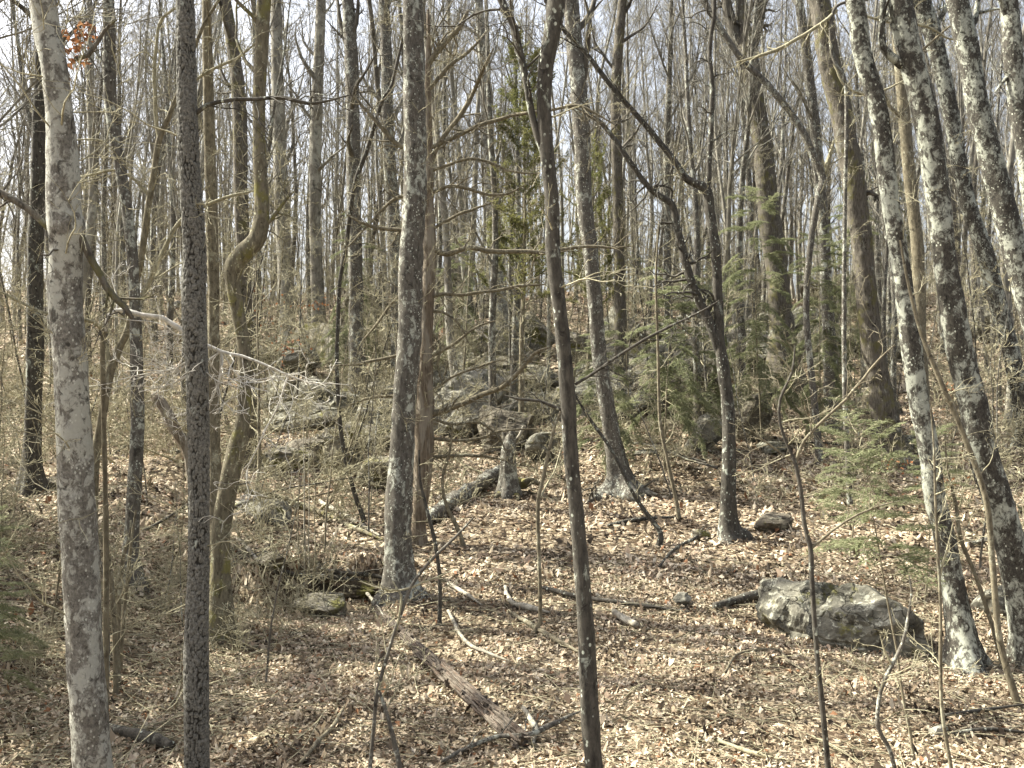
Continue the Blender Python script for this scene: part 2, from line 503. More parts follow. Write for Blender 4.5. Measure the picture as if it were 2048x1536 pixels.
def bark_disp(kind, P, n, seed):
    s = np.concatenate([[0], np.cumsum(np.linalg.norm(np.diff(P[:, :3], axis=0), axis=1))])
    th = np.arange(n) * 2 * math.pi / n
    r = P[:, 3][:, None]
    S = s[:, None] * np.ones((1, n)); T = th[None, :] * np.ones((len(s), 1))
    cx, cy = np.cos(T), np.sin(T)
    att = None
    lump = vnoise(cx * 1.1, cy * 1.1, S * 1.3, seed) * 0.07 + vnoise(cx * 2.2, cy * 2.2, S * 4, seed + 1) * 0.05
    if kind == 'plated':
        # irregular plates: jittered staggered cells round the trunk, split by furrows
        nc = 15; hv = 0.062
        u = T / (2 * math.pi) * nc; v = S / hv
        u = u + 0.45 * vnoise(cx * 3, cy * 3, S * 9, seed + 5)
        v = v + 0.9 * vnoise(cx * 1.6, cy * 1.6, S * 3.0, seed + 6) + 0.35 * vnoise(cx * 5, cy * 5, S * 14, seed + 8)
        f1 = np.full(u.shape, 9.0); f2 = np.full(u.shape, 9.0)
        vi = np.floor(v)
        for dv in (-1, 0, 1):
            row = vi + dv
            ush = u - 0.5 * (row % 2)
            ui = np.floor(ush)
            for du in (-1, 0, 1):
                c = ui + du; cm = np.mod(c, nc)
                ju = _h(cm, row, row * 0, seed) * 0.72 + 0.14; jv = _h(cm, row, row * 0 + 3, seed) * 0.8 + 0.1
                d = np.sqrt((ush - c - ju) ** 2 + ((v - row - jv) * 0.95) ** 2)
                f2 = np.where(d < f1, f1, np.minimum(f2, d)); f1 = np.minimum(f1, d)
        e = np.clip((f2 - f1 - 0.02 - 0.10 * vnoise(cx * 2, cy * 2, S * 5, seed + 9)) / (0.36 + 0.12 * vnoise(cx * 1.2, cy * 1.2, S * 1.5, seed + 11)), 0, 1)
        att = e
        disp = r * lump * 0.6 - 0.014 * (1 - e) ** 1.3
    elif kind in ('furrow', 'cedar', 'mossy'):
        rid = 1 - np.abs(fbm(cx * 5 + 0, cy * 5, S * (0.9 if kind == 'cedar' else 2.6), seed, 3))
        disp = r * lump + (rid - 0.75) * r * (0.16 if kind != 'mossy' else 0.08)
    else:
        disp = r * lump + r * 0.035 * fbm(cx * 4, cy * 4, S * 9, seed, 3)
    return disp, att, s

def trunk_mesh(P, mat, kind, seed, sides=22, ds=0.05, flare=0.6, name='trunk', parent=None, origin=(0, 0, 0)):
    P = resample(P, ds)
    disp, att, s = bark_disp(kind, P, sides, seed)
    if flare:
        th = np.arange(sides) * 2 * math.pi / sides
        k = R.choice([3, 4, 5]); ph = R.uniform(0, 6)
        lob = 0.55 + 0.45 * np.cos(k * th + ph) + 0.25 * np.cos((k - 1) * th + ph * 2)
        r0 = P[0, 3]
        disp = disp + flare * P[:, 3][:, None] * np.exp(-np.maximum(0, s - 0.30) / (r0 * 1.6 + 0.05))[:, None] * lob[None, :]
    g = Geo()
    g.tube(P[:, :3], P[:, 3], sides, disp)
    if att is not None: g.att.append(att.ravel())
    return g.build(name, mat, parent, origin), P

def trace(path, Y=None, lean=0.0, sink=0.30):
    """pixel polyline (x, y, width) from the base upward -> rows (X, Y, Z, r); the base stands on the terrain"""
    if Y is None:
        b = hit(path[0][0], path[0][1]); Y = b[1]
    rows = []
    z0 = None
    for (x, y, w) in path:
        p = at(x, y, Y)
        if z0 is None: z0 = p[2]
        yy = Y + lean * (p[2] - z0)
        p = at(x, y, yy)
        rows.append((p[0], p[1], p[2], w / 2 / F * yy))
    rows = np.array(rows)
    b0 = rows[0].copy()
    b0[2] = min(b0[2] - sink, gz(b0[0], b0[1]) - sink)
    return np.concatenate([b0[None], rows]), Y

def extend(P, H):
    """carry a trunk that leaves the frame on upward to height H above its base"""
    top = P[-1, 2] - P[0, 2]
    if top >= H: return P
    d = P[-1, :3] - P[-3, :3]; d /= np.linalg.norm(d)
    rows = []; p = P[-1, :3].copy(); r = P[-1, 3]
    n = max(3, int((H - top) / 1.2)); s = (H - top) / n
    for i in range(n):
        d = d + np.array([R.gauss(0, 0.07), R.gauss(0, 0.07), 0.10]); d /= np.linalg.norm(d)
        p = p + d * s
        rows.append((*p, max(0.012, r * (1 - 0.92 * (i + 1) / n))))
    return np.concatenate([P, np.array(rows)])

TREES = {}
def hero(name, label, mat, path, kind=None, Y=None, lean=0.0, H=15.0, limbs=8, limb_from=0.5, limb_len=2.6, sides=17, ds=0.08, flare=0.85, cat='tree', group=None, forks=(), twigs=0, tmat=None, key=None, part='branch', kids=(4, 4), sprout=(0.0, 0), ups=0.14):
    seed = R.randint(0, 9999)
    P, Y = trace(path, Y, lean)
    P = extend(P, H)
    base = P[1, :3].copy()
    t = thing(name, tuple(base), label, cat, group)
    tr, PP = trunk_mesh(P, M[mat], kind or mat, seed, sides, ds, flare, 'trunk', t, base)
    zs = PP[:, 2]; H0 = PP[-1, 2] - base[2]
    for fk in forks:
        rows = []
        for (x, y, w, *dy) in fk:
            yy = Y + (dy[0] if dy else 0); p = at(x, y, yy); rows.append((*p, w / 2 / F * yy))
        rows = np.array(rows)
        if fk[-1][1] < 10 and fk[-1][2] > 8: rows = extend(rows, (rows[-1, 2] - rows[0, 2]) + 4)
        else: rows[-1, 3] *= 0.5
        g = Geo(); Q = resample(rows, 0.12)
        Q[:, :3] += np.stack([fbm(Q[:, 2] * 3, Q[:, 0] * 3, seed=seed + k, oct=2) for k in range(3)], 1) * 0.015
        g.tube(Q[:, :3], Q[:, 3], 8)
        br = []
        L = np.linalg.norm(np.diff(Q[:, :3], axis=0), axis=1).sum()
        for _ in range(int(L * 5) + 2):
            i = R.randint(max(1, len(Q) // 8), len(Q) - 2)
            d = unit(tuple(Q[i + 1, :3] - Q[i - 1, :3]))
            grow(br, tuple(Q[i, :3]), side_dir(d, R.uniform(35, 70), R), R.uniform(0.25, 0.9) * min(1.3, L), max(0.004, Q[i, 3] * 0.4), 1, R, 0.03, 0.30, (0, 4, 2), 0.55, seg=0.13, rmin=0.0036)
        tubes(g, br)
        g.build(part, M[tmat or mat], t, base)
    for k in range(limbs):
        f = limb_from + (1 - limb_from) * (k + R.random()) / limbs
        i = min(len(PP) - 2, int(np.searchsorted(zs, base[2] + f * H0)))
        i = max(1, i)
        d = unit(tuple(PP[i + 1, :3] - PP[i - 1, :3]))
        br = []
        grow(br, tuple(PP[i, :3]), side_dir(d, R.uniform(35, 65), R), limb_len * R.uniform(0.6, 1.2) * (1.15 - 0.5 * f), PP[i, 3] * R.uniform(0.3, 0.5), 0, R, ups, 0.15, kids, 0.5)
        g = Geo(); tubes(g, br); g.build(part, M[tmat or mat], t, base)
    if sprout[1]:
        g = Geo(); br = []
        lo, n, ln = sprout
        for _ in range(n):
            f = R.uniform(lo, 0.95)
            i = max(1, min(len(PP) - 2, int(np.searchsorted(zs, base[2] + f * H0))))
            d = unit(tuple(PP[i + 1, :3] - PP[i - 1, :3]))
            grow(br, tuple(PP[i, :3]), side_dir(d, R.uniform(50, 85), R), ln * R.uniform(0.4, 1.2), R.uniform(0.005, 0.010), 1, R, 0.05, 0.17, (0, 5, 3), 0.55, seg=0.14, rmin=0.0034)
        tubes(g, br); tag(g.build('twig_spray', M['twig'], t, base), kind='stuff')
    return t

# ------------------------------------------------------------------ the traced trees
T = hero('lichen_tree', 'thick pale grey lichen mottled trunk, nearest tree on the left', 'pale',
     [(196, 1625, 78), (186, 1536, 70), (170, 1300, 71), (154, 1011, 69), (145, 800, 63), (131, 600, 62), (133, 500, 62), (134, 455, 70), (128, 420, 64), (124, 300, 57), (110, 150, 50), (86, 0, 51)],
     'smooth', H=15, limbs=9, limb_from=0.55, sides=28, ds=0.04, flare=0.3,
     forks=[[(150, 455, 26), (172, 495, 17), (185, 525, 15), (215, 575, 14), (250, 612, 13), (268, 640, 9)],
            [(112, 470, 12), (60, 420, 13), (0, 385, 14), (-60, 350, 10)],
            [(150, 120, 10), (175, 110, 9), (205, 60, 7), (230, 40, 5)]], sprout=(0.10, 40, 1.3), tmat='furrow')
hero('plated_bark_tree', 'dark straight trunk with checkered plates of bark, second large tree from the left', 'plated',
     [(394, 1610, 56), (394, 1536, 50), (392, 1300, 49), (397, 1150, 43), (398, 1011, 42), (395, 800, 45), (388, 600, 49), (390, 505, 46), (377, 300, 43), (372, 100, 38), (370, 0, 36)],
     'plated', H=16, limbs=9, limb_from=0.6, sides=66, ds=0.018, flare=0.12, tmat='dark',
     forks=[[(385, 230, 10), (415, 208, 9), (440, 200, 9), (510, 197, 8), (570, 197, 8), (620, 208, 7), (700, 193, 5)]], sprout=(0.10, 30, 1.2))
hero('crooked_tree', 'mossy brown tree with an S shaped kink beside the checkered bark tree', 'mossy',
     [(440, 1275, 56), (440, 1180, 40), (440, 1080, 36), (446, 1030, 37), (465, 930, 37), (485, 850, 29), (490, 780, 26), (488, 700, 26), (478, 640, 26), (466, 565, 31), (468, 532, 38), (488, 505, 40), (512, 480, 36), (523, 440, 32), (523, 380, 28), (519, 300, 26), (518, 200, 25), (523, 100, 26), (528, 0, 27)],
     'mossy', H=17, limbs=10, limb_from=0.45, sides=22, forks=[[(512, 470, 9), (545, 440, 7), (570, 400, 6), (590, 380, 4)]], sprout=(0.1, 40, 1.2))
hero('lichen_tree', 'tall straight grey lichen flecked trunk in front of the peeling red cedar', 'grey',
     [(800, 1195, 72), (799, 1160, 54), (797, 1080, 50), (798, 1011, 52), (804, 900, 47), (810, 800, 46), (817, 700, 48), (821, 600, 48), (822, 505, 48), (829, 400, 47), (830, 300, 45), (829, 200, 44), (828, 100, 41), (826, 0, 40)],
     'smooth', H=17, limbs=9, limb_from=0.6, sides=26, ds=0.045, sprout=(0.1, 44, 1.2))
C = lambda *p: list(p)
hero('cedar_snag', 'dead red cedar with peeling bark and bare side branches behind the central trunk', 'cedar',
     [(836, 1085, 32), (838, 1040, 26), (846, 950, 36), (847, 900, 40), (849, 800, 38), (851, 700, 27), (855, 600, 26), (858, 505, 27), (858, 400, 20), (857, 300, 17), (856, 200, 14), (857, 100, 10), (856, 20, 6)],
     'cedar', H=1, limbs=0, sides=22, ds=0.05, flare=0.4, tmat='stem', sprout=(0.08, 85, 1.05), forks=[
     C((858, 340, 10), (879, 287, 9), (923, 226, 9), (947, 185, 8), (968, 137, 7, -.4), (988, 96, 5, -.6)),
     C((858, 298, 9), (913, 273, 8), (964, 249, 8), (1009, 236, 8), (1050, 226, 7, -.3), (1108, 219, 6, -.6), (1149, 212, 6, -.8), (1187, 226, 5, -.9), (1230, 250, 4, -1)),
     C((858, 345, 7), (900, 328, 6), (940, 318, 6), (988, 328, 6), (1019, 343, 5), (1081, 347, 4)),
     C((858, 388, 8), (900, 371, 7), (940, 378, 7), (981, 390, 6), (1016, 386, 5), (1053, 367, 3)),
     C((858, 465, 7), (896, 441, 6), (940, 420, 6), (988, 403, 4)),
     C((856, 496, 13), (893, 509, 11), (934, 496, 10), (975, 502, 10), (1050, 504, 9), (1091, 506, 8), (1135, 496, 7), (1170, 492, 6), (1221, 496, 5), (1262, 492, 4)),
     C((854, 600, 7), (879, 590, 7), (947, 587, 7), (999, 580, 6), (1050, 570, 6), (1091, 568, 5)),
     C((853, 622, 6), (886, 625, 5), (920, 650, 5), (940, 690, 3)),
     C((848, 834, 14), (896, 819, 12), (940, 802, 11), (964, 789, 10), (1002, 775, 9, -.3), (1036, 744, 8, -.5), (1070, 707, 7, -.6), (1101, 696, 5, -.8)),
     C((850, 790, 6), (893, 761, 5), (947, 737, 5), (1016, 717, 4)),
     C((848, 874, 7), (913, 881, 6), (961, 876, 6), (1002, 862, 5), (1084, 857, 4)),
     C((846, 918, 8), (913, 912, 7), (964, 913, 6), (1009, 920, 4)),
     C((856, 320, 9), (804, 294, 9), (770, 263, 8), (735, 222, 7), (708, 191, 5)),
     C((856, 458, 9), (804, 461, 8), (742, 454, 7), (694, 430, 5)),
     C((856, 400, 7), (804, 393, 7), (773, 410, 6), (742, 444, 5), (684, 506, 4)),
     C((855, 130, 13), (886, 89, 12), (920, 51, 10), (936, 20, 8)),
     C((857, 180, 9), (900, 130, 8), (935, 105, 7), (975, 60, 6)),
     C((854, 560, 7), (800, 590, 6), (760, 640, 5), (720, 690, 4)),
     C((851, 690, 7), (790, 712, 6), (730, 725, 6), (650, 735, 4)),
     C((850, 760, 6), (800, 790, 6), (740, 795, 5), (690, 815, 4)),
     C((848, 830, 6), (900, 850, 6), (960, 845, 5), (1000, 880, 4), (1010, 905, 3)),
     C((851, 720, 6), (905, 690, 6), (950, 655, 5), (990, 640, 4)),
     C((852, 650, 6), (880, 690, 5), (875, 730, 4), (885, 765, 3))])
hero('slim_dark_tree', 'slim dark forked trunk with pale lichen blotches, nearest tree at the middle', 'dark',
     [(1192, 1612, 44), (1188, 1536, 37), (1178, 1400, 36), (1168, 1200, 32), (1152, 1011, 29), (1141, 900, 29), (1136, 800, 30), (1128, 700, 29), (1117, 600, 30), (1106, 505, 29), (1104, 400, 28), (1093, 300, 28), (1088, 200, 29), (1093, 130, 31), (1106, 60, 33), (1113, 0, 36)],
     'smooth', H=12, limbs=7, limb_from=0.62, sides=22, ds=0.045, flare=0.2,
     forks=[[(1092, 325, 15), (1076, 270, 14), (1060, 200, 14), (1046, 140, 14), (1035, 95, 14), (1018, 40, 15), (1000, -10, 15)],
            [(1130, 820, 8), (1108, 812, 7), (1080, 802, 6), (1040, 800, 6), (1008, 792, 5)],
            [(1150, 770, 6), (1176, 752, 6), (1230, 718, 6), (1290, 680, 6), (1370, 640, 5), (1440, 600, 4)]], sprout=(0.35, 8, 0.7))
hero('forked_tree', 'slender dark tree forking at half height into two leaning stems on the clearing', 'dark',
     [(1462, 1078, 46), (1456, 1040, 30), (1458, 900, 27), (1455, 800, 26), (1446, 735, 26), (1440, 680, 19), (1436, 600, 19), (1431, 500, 20), (1420, 420, 20), (1412, 378, 20), (1374, 358, 14), (1348, 321, 13), (1323, 290, 12), (1282, 240, 11), (1221, 170, 10), (1163, 95, 9), (1128, 60, 9), (1090, 0, 8)],
     'furrow', H=6, limbs=3, limb_from=0.8, sides=18, limb_len=1.6,
     forks=[[(1447, 740, 22), (1440, 705, 20), (1418, 640, 19), (1390, 580, 18), (1368, 510, 16), (1352, 450, 15), (1344, 408, 14), (1303, 379, 12), (1255, 318, 11), (1234, 287, 10), (1204, 249, 9), (1187, 236, 9), (1150, 215, 5)],
            [(1414, 385, 12), (1419, 300, 11), (1424, 200, 10), (1420, 100, 9), (1430, -5, 9)]], sprout=(0.3, 26, 1.1))
hero('oak_tree', 'big dark oak splitting into three upright limbs at the top, behind the green hemlock', 'furrow',
     [(1572, 800, 66), (1562, 640, 48), (1552, 520, 44), (1536, 410, 42), (1526, 300, 40), (1510, 205, 38), (1499, 137, 42), (1493, 100, 40), (1486, 40, 22), (1485, 0, 20)],
     'furrow', H=17, limbs=7, limb_from=0.75, tmat='far_dark',
     forks=[[(1490, 110, 26), (1470, 70, 24), (1456, 20, 22), (1450, -10, 20)], [(1500, 105, 26), (1514, 60, 22), (1522, 20, 20), (1528, -10, 19)]], sprout=(0.4, 10, 1.6))
hero('oak_tree', 'stout oak with furrowed brown green bark leaning left beside two lichen trunks', 'furrow',
     [(1787, 925, 66), (1781, 900, 50), (1765, 800, 45), (1746, 700, 41), (1734, 600, 40), (1726, 505, 40), (1712, 410, 43), (1698, 307, 43), (1678, 205, 43), (1655, 102, 43), (1638, 0, 41)],
     'furrow', H=19, limbs=9, limb_from=0.6, sides=28, ds=0.06, tmat='far_dark', sprout=(0.12, 26, 1.5),
     forks=[[(1725, 390, 12), (1740, 385, 10), (1752, 392, 9), (1748, 405, 5)]])
hero('lichen_tree', 'black and white lichen trunk leaning left with its foot by the grey boulder', 'lichen',
     [(1931, 1335, 72), (1924, 1270, 52), (1903, 1150, 43), (1885, 1060, 41), (1870, 1000, 40), (1857, 900, 40), (1837, 800, 40), (1823, 700, 39), (1810, 600, 37), (1798, 505, 36), (1782, 410, 35), (1769, 307, 35), (1753, 205, 35), (1724, 102, 35), (1709, 0, 35)],
     'smooth', H=15, limbs=8, limb_from=0.6, sides=24, ds=0.045, sprout=(0.35, 9, 0.9))
hero('lichen_tree', 'thickest lichen patched trunk on the right, leaning left across the frame edge', 'lichen',
     [(2078, 1330, 80), (2062, 1270, 64), (2045, 1200, 60), (2018, 1080, 58), (1996, 1000, 57), (1965, 900, 55), (1944, 800, 53), (1919, 700, 49), (1903, 600, 47), (1888, 505, 44), (1878, 410, 46), (1864, 307, 47), (1845, 205, 49), (1818, 102, 49), (1799, 0, 47)],
     'smooth', H=16, limbs=9, limb_from=0.6, sides=26, ds=0.045, sprout=(0.3, 8, 0.8),
     forks=[[(1806, 130, 20), (1780, 112, 18), (1766, 95, 16), (1764, 50, 14), (1768, 0, 12)]])
hero('lichen_tree', 'slimmer dark lichen spotted trunk between the two thicker ones at the right edge', 'lichen',
     [(2062, 900, 50), (2048, 830, 36), (2021, 700, 33), (1994, 600, 34), (1970, 505, 33), (1937, 410, 31), (1915, 307, 29), (1898, 205, 31), (1874, 102, 33), (1843, 0, 34)],
     'smooth', H=17, limbs=7, limb_from=0.65, forks=[[(1868, 80, 12), (1880, 40, 10), (1898, 0, 9)]], sprout=(0.4, 8, 1.0))
hero('lichen_tree', 'dark leaning trunk crossing the upper right corner with white lichen dots', 'lichen',
     [(2175, 1105, 70), (2130, 900, 54), (2092, 720, 50), (2060, 610, 49), (2030, 505, 48), (2006, 410, 47), (1979, 307, 44), (1953, 205, 42), (1936, 102, 41), (1915, 0, 41)],
     'smooth', H=16, limbs=8, limb_from=0.6, sides=24, sprout=(0.45, 6, 0.9))
hero('pale_tree', 'pale lichen crusted trunk at the extreme upper right corner', 'lichen',
     [(2150, 1190, 60), (2110, 800, 42), (2078, 505, 38), (2050, 300, 36), (2032, 180, 35), (2018, 0, 34)],
     'smooth', H=15, limbs=8, limb_from=0.6, forks=[[(2030, 140, 9), (2008, 160, 8), (1990, 185, 6)]])
hero('bare_tree', 'dark grey trunk half hidden behind the thick pale trunk at far left', 'dark',
     [(66, 985, 46), (64, 900, 33), (70, 700, 31), (71, 505, 30), (78, 300, 28), (82, 150, 26), (84, 0, 25)], 'furrow', H=18, limbs=9, limb_from=0.45, tmat='far_dark', sprout=(0.1, 26, 1.3))
hero('bare_tree', 'grey tree with a flared foot between the pale trunk and the checkered trunk', 'grey',
     [(266, 1172, 44), (263, 1100, 30), (268, 980, 27), (275, 850, 26), (273, 700, 24), (270, 600, 22), (262, 480, 21), (240, 330, 22), (226, 250, 23), (219, 150, 24), (217, 0, 23)], 'smooth', H=15, limbs=8, limb_from=0.5, sprout=(0.15, 24, 1.2))
hero('bare_tree', 'straight buff trunk showing just right of the checkered bark tree', 'stem',
     [(437, 1100, 34), (430, 960, 25), (427, 800, 23), (427, 600, 23), (425, 505, 23), (420, 300, 23), (416, 150, 20), (413, 0, 18)], 'smooth', H=16, limbs=8, limb_from=0.5, sprout=(0.15, 22, 1.2))
hero('bare_tree', 'dark mossy trunk rising behind the kink of the crooked tree', 'furrow',
     [(500, 930, 46), (497, 850, 30), (489, 600, 28), (482, 400, 28), (478, 205, 27), (466, 100, 25), (450, 0, 22)], 'furrow', H=18, limbs=9, limb_from=0.45, tmat='far_dark', sprout=(0.15, 24, 1.3))
hero('bare_tree', 'grey oak with splayed roots at its foot behind the slim dark centre tree', 'grey',
     [(1240, 985, 78), (1238, 962, 46), (1232, 920, 35), (1215, 820, 31), (1197, 700, 30), (1189, 600, 30), (1180, 500, 31), (1168, 400, 33), (1165, 300, 34), (1160, 200, 34), (1150, 100, 33), (1140, 0, 32)],
     'furrow', H=18, limbs=9, limb_from=0.5, flare=0.9, tmat='far_dark', sprout=(0.2, 24, 1.4),
     forks=[[(1240, 968, 26), (1215, 985, 20), (1185, 1000, 13, -.6), (1168, 1006, 6, -.9)], [(1242, 968, 26), (1270, 978, 18), (1295, 986, 14, -.3), (1315, 990, 8, -.5)]], part='limb')
hero('beech_tree', 'smooth pale grey beech on the slope between the cedar snag and the slim dark tree', 'pale',
     [(1005, 700, 50), (1004, 660, 36), (998, 580, 31), (993, 505, 29), (984, 400, 27), (978, 300, 24), (970, 180, 22), (962, 60, 18), (958, 0, 16)], 'smooth', H=17, limbs=8, limb_from=0.4, tmat='far', sprout=(0.3, 10, 1.8))
hero('bare_tree', 'brown grey trunk seen between the stout oak and the lichen trunks at right', 'stem',
     [(1850, 930, 36), (1840, 700, 26), (1836, 505, 24), (1822, 380, 23), (1808, 230, 22), (1798, 120, 20), (1790, 0, 18)], 'smooth', H=17, limbs=8, limb_from=0.5, sprout=(0.15, 24, 1.3))
hero('bare_tree', 'narrow grey trunk just left of the stout leaning oak', 'grey',
     [(1668, 860, 34), (1655, 620, 24), (1644, 420, 22), (1634, 300, 21), (1622, 180, 20), (1606, 60, 18), (1598, 0, 17)], 'smooth', H=18, limbs=8, limb_from=0.45, tmat='far', sprout=(0.12, 26, 1.5))
hero('bare_tree', 'dark trunk at top centre left, left of the tall grey trunk and its cedar', 'grey',
     [(716, 830, 40), (712, 600, 29), (708, 400, 28), (704, 150, 27), (695, 0, 25)], 'furrow', H=19, limbs=9, limb_from=0.4, tmat='far_dark', sprout=(0.12, 28, 1.5))
hero('bare_tree', 'mottled grey trunk close against the left side of the tall central trunk', 'grey',
     [(800, 790, 38), (795, 600, 27), (787, 440, 26), (778, 300, 25), (773, 120, 23), (769, 0, 22)], 'smooth', H=18, limbs=9, limb_from=0.4, tmat='far', sprout=(0.12, 26, 1.5))
hero('bare_tree', 'slim dark trunk above the clearing, right of the light gap at top centre', 'furrow',
     [(1245, 800, 32), (1240, 600, 23), (1236, 400, 22), (1232, 200, 21), (1238, 80, 20), (1245, 0, 18)], 'furrow', H=18, limbs=9, limb_from=0.4, tmat='far_dark', sprout=(0.12, 26, 1.5))
hero('bare_tree', 'buff grey trunk rising straight behind the crooked tree on its right side', 'far',
     [(575, 720, 38), (570, 560, 28), (562, 400, 27), (556, 205, 25), (554, 100, 23), (552, 0, 21)], 'smooth', H=18, limbs=9, limb_from=0.4, tmat='far', sprout=(0.12, 26, 1.5))
hero('bare_tree', 'grey trunk with a pale sunlit edge midway between crooked tree and tall central trunk', 'far',
     [(640, 700, 34), (634, 560, 25), (630, 400, 24), (634, 200, 23), (640, 60, 20), (642, 0, 19)], 'smooth', H=18, limbs=9, limb_from=0.4, tmat='far', sprout=(0.12, 26, 1.5))

# saplings and young trees in front
def sap(label, mat, path, forks=(), sprout=(0.2, 8, 0.6), name='sapling', Y=None, H=1, limbs=0, cat='sapling', **k):
    return hero(name, label, mat, path, 'smooth', Y=Y, H=H, limbs=limbs, sides=9, ds=0.10, flare=0.25, cat=cat, forks=forks, sprout=sprout, tmat=k.pop('tmat', 'twig'), **k)
sap('many armed grey sapling right of the thick pale trunk', 'stem',
    [(184, 1075, 20), (187, 1030, 17), (191, 915, 17), (205, 830, 17), (220, 745, 18), (239, 696, 14), (258, 650, 14), (272, 573, 13), (284, 505, 13), (297, 410, 13), (308, 342, 12), (318, 280, 12), (335, 239, 10), (359, 178, 9), (386, 103, 8), (410, 44, 7), (437, 0, 6), (455, -50, 3)],
    forks=[[(220, 740, 13), (212, 700, 11), (205, 670, 10), (198, 652, 9, -.3), (185, 642, 8, -.4), (143, 635, 7, -.7), (112, 632, 6, -.9), (68, 617, 5, -1.1), (20, 590, 5, -1.2), (-20, 578, 3, -1.2)],
           [(284, 597, 11), (325, 505, 9), (365, 437, 8), (410, 410, 7), (470, 390, 6), (530, 376, 4)],
           [(318, 280, 9), (312, 235, 8), (311, 191, 8), (308, 137, 7), (318, 51, 6), (345, 22, 5), (376, 0, 4)],
           [(345, 210, 7), (390, 160, 6), (440, 130, 6), (480, 110, 5), (540, 60, 4)],
           [(300, 390, 6), (262, 355, 6), (230, 340, 5), (180, 350, 4), (110, 360, 3)]], sprout=(0.2, 30, 1.0), H=1)
hero('sapling', 'thin sapling whose limb painted sunlit white arches across the checkered trunk at left', 'stem',
     [(212, 1110, 11), (210, 960, 10), (207, 820, 10), (205, 690, 10), (211, 650, 9), (219, 630, 7), (225, 610, 4)],
     'smooth', Y=8.2, H=0.1, limbs=0, sides=9, ds=0.05, flare=0.1, cat='sapling', tmat='sunlit_limb',
     forks=[[(208, 665, 7), (219, 632, 8), (236, 622, 9), (253, 621, 10), (287, 631, 10), (325, 635, 10), (359, 655, 11), (393, 683, 10), (420, 694, 9), (444, 703, 8), (485, 713, 6), (533, 730, 5), (577, 751, 4), (615, 768, 3), (697, 768, 2)],
            [(393, 683, 8), (391, 702, 7), (392, 715, 6), (405, 735, 4)], [(444, 703, 7), (443, 735, 5), (437, 770, 4), (420, 805, 4), (390, 818, 3), (340, 840, 3)],
            [(400, 690, 5), (360, 740, 4), (300, 745, 3), (215, 770, 3)], [(440, 704, 5), (400, 735, 4), (340, 765, 3), (275, 785, 2)],
            [(420, 694, 4), (350, 735, 4), (300, 740, 3), (240, 745, 2)], [(577, 751, 4), (560, 800, 3), (525, 870, 3), (485, 960, 2)]])
sap('brown sapling forking low in a Y at right, left of the thin hemlock stem', 'dark',
    [(1658, 1570, 14), (1656, 1536, 12), (1642, 1387, 11), (1632, 1284, 10), (1623, 1148, 10), (1621, 1096, 10), (1608, 1045, 9), (1602, 984, 9), (1591, 929, 8), (1575, 890, 7), (1560, 847, 6), (1560, 799, 6), (1584, 744, 5), (1590, 690, 3)],
    forks=[[(1591, 929, 7), (1608, 881, 6), (1673, 813, 6), (1741, 737, 5), (1790, 690, 3)], [(1621, 1096, 6), (1690, 1040, 5), (1760, 1010, 4), (1800, 1000, 3)], [(1591, 929, 4), (1540, 890, 4), (1500, 860, 3)]], tmat='stem')
sap('thin grey forked sapling low at right foreground with its stem kinked twice', 'grey',
    [(1790, 1600, 10), (1789, 1536, 9), (1775, 1490, 9), (1755, 1452, 9), (1762, 1380, 8), (1785, 1329, 8), (1806, 1284, 7), (1818, 1225, 6), (1823, 1182, 4), (1818, 1150, 2)],
    forks=[[(1785, 1329, 5), (1770, 1300, 4), (1760, 1270, 3)]])
sap('very thin straight brown stem right of the boulder in the right foreground', 'stem',
    [(1904, 1580, 8), (1902, 1536, 8), (1885, 1431, 7), (1881, 1336, 7), (1881, 1216, 6), (1876, 1113, 6), (1871, 1011, 5), (1868, 900, 4), (1860, 800, 2)], forks=[[(1881, 1160, 4), (1895, 1090, 4), (1905, 1040, 3)]])
sap('slanting grey pole like sapling between the two lichen trunks at right', 'stem',
    [(2036, 1414, 16), (2000, 1284, 13), (1985, 1130, 12), (1972, 1000, 12), (1929, 874, 11), (1880, 760, 10), (1840, 659, 8), (1815, 560, 6), (1800, 480, 4)], sprout=(0.3, 6, 0.5))
sap('second slanting pole sapling crossing in front of the thick right lichen trunk', 'stem',
    [(2005, 1330, 10), (1990, 1270, 9), (1956, 1165, 8), (1922, 1079, 8), (1912, 1011, 7), (1895, 940, 5), (1890, 880, 3)], sprout=(0.3, 6, 0.5))
sap('thin upright vine like stem hooked at its foot, left of the slim dark centre tree', 'stem',
    [(1068, 1268, 8), (1079, 1248, 9), (1081, 1220, 8), (1079, 1131, 8), (1076, 1011, 8), (1086, 960, 7), (1095, 915, 7), (1110, 850, 6), (1125, 815, 5), (1132, 770, 3)], sprout=(0.3, 4, 0.4))
sap('bent dark brown sapling curving out of the leaves below the forked tree', 'dark',
    [(1318, 1095, 14), (1321, 1066, 11), (1303, 1040, 10), (1282, 1011, 9), (1268, 990, 8), (1248, 950, 7), (1217, 891, 7), (1176, 833, 6), (1150, 790, 4)], sprout=(0.3, 6, 0.5))
sap('straight slim brown sapling between the bent sapling and the forked tree', 'stem',
    [(1358, 1042, 9), (1352, 1000, 8), (1334, 915, 7), (1320, 840, 7), (1316, 700, 6), (1312, 560, 5), (1318, 440, 3)], sprout=(0.2, 12, 0.9))
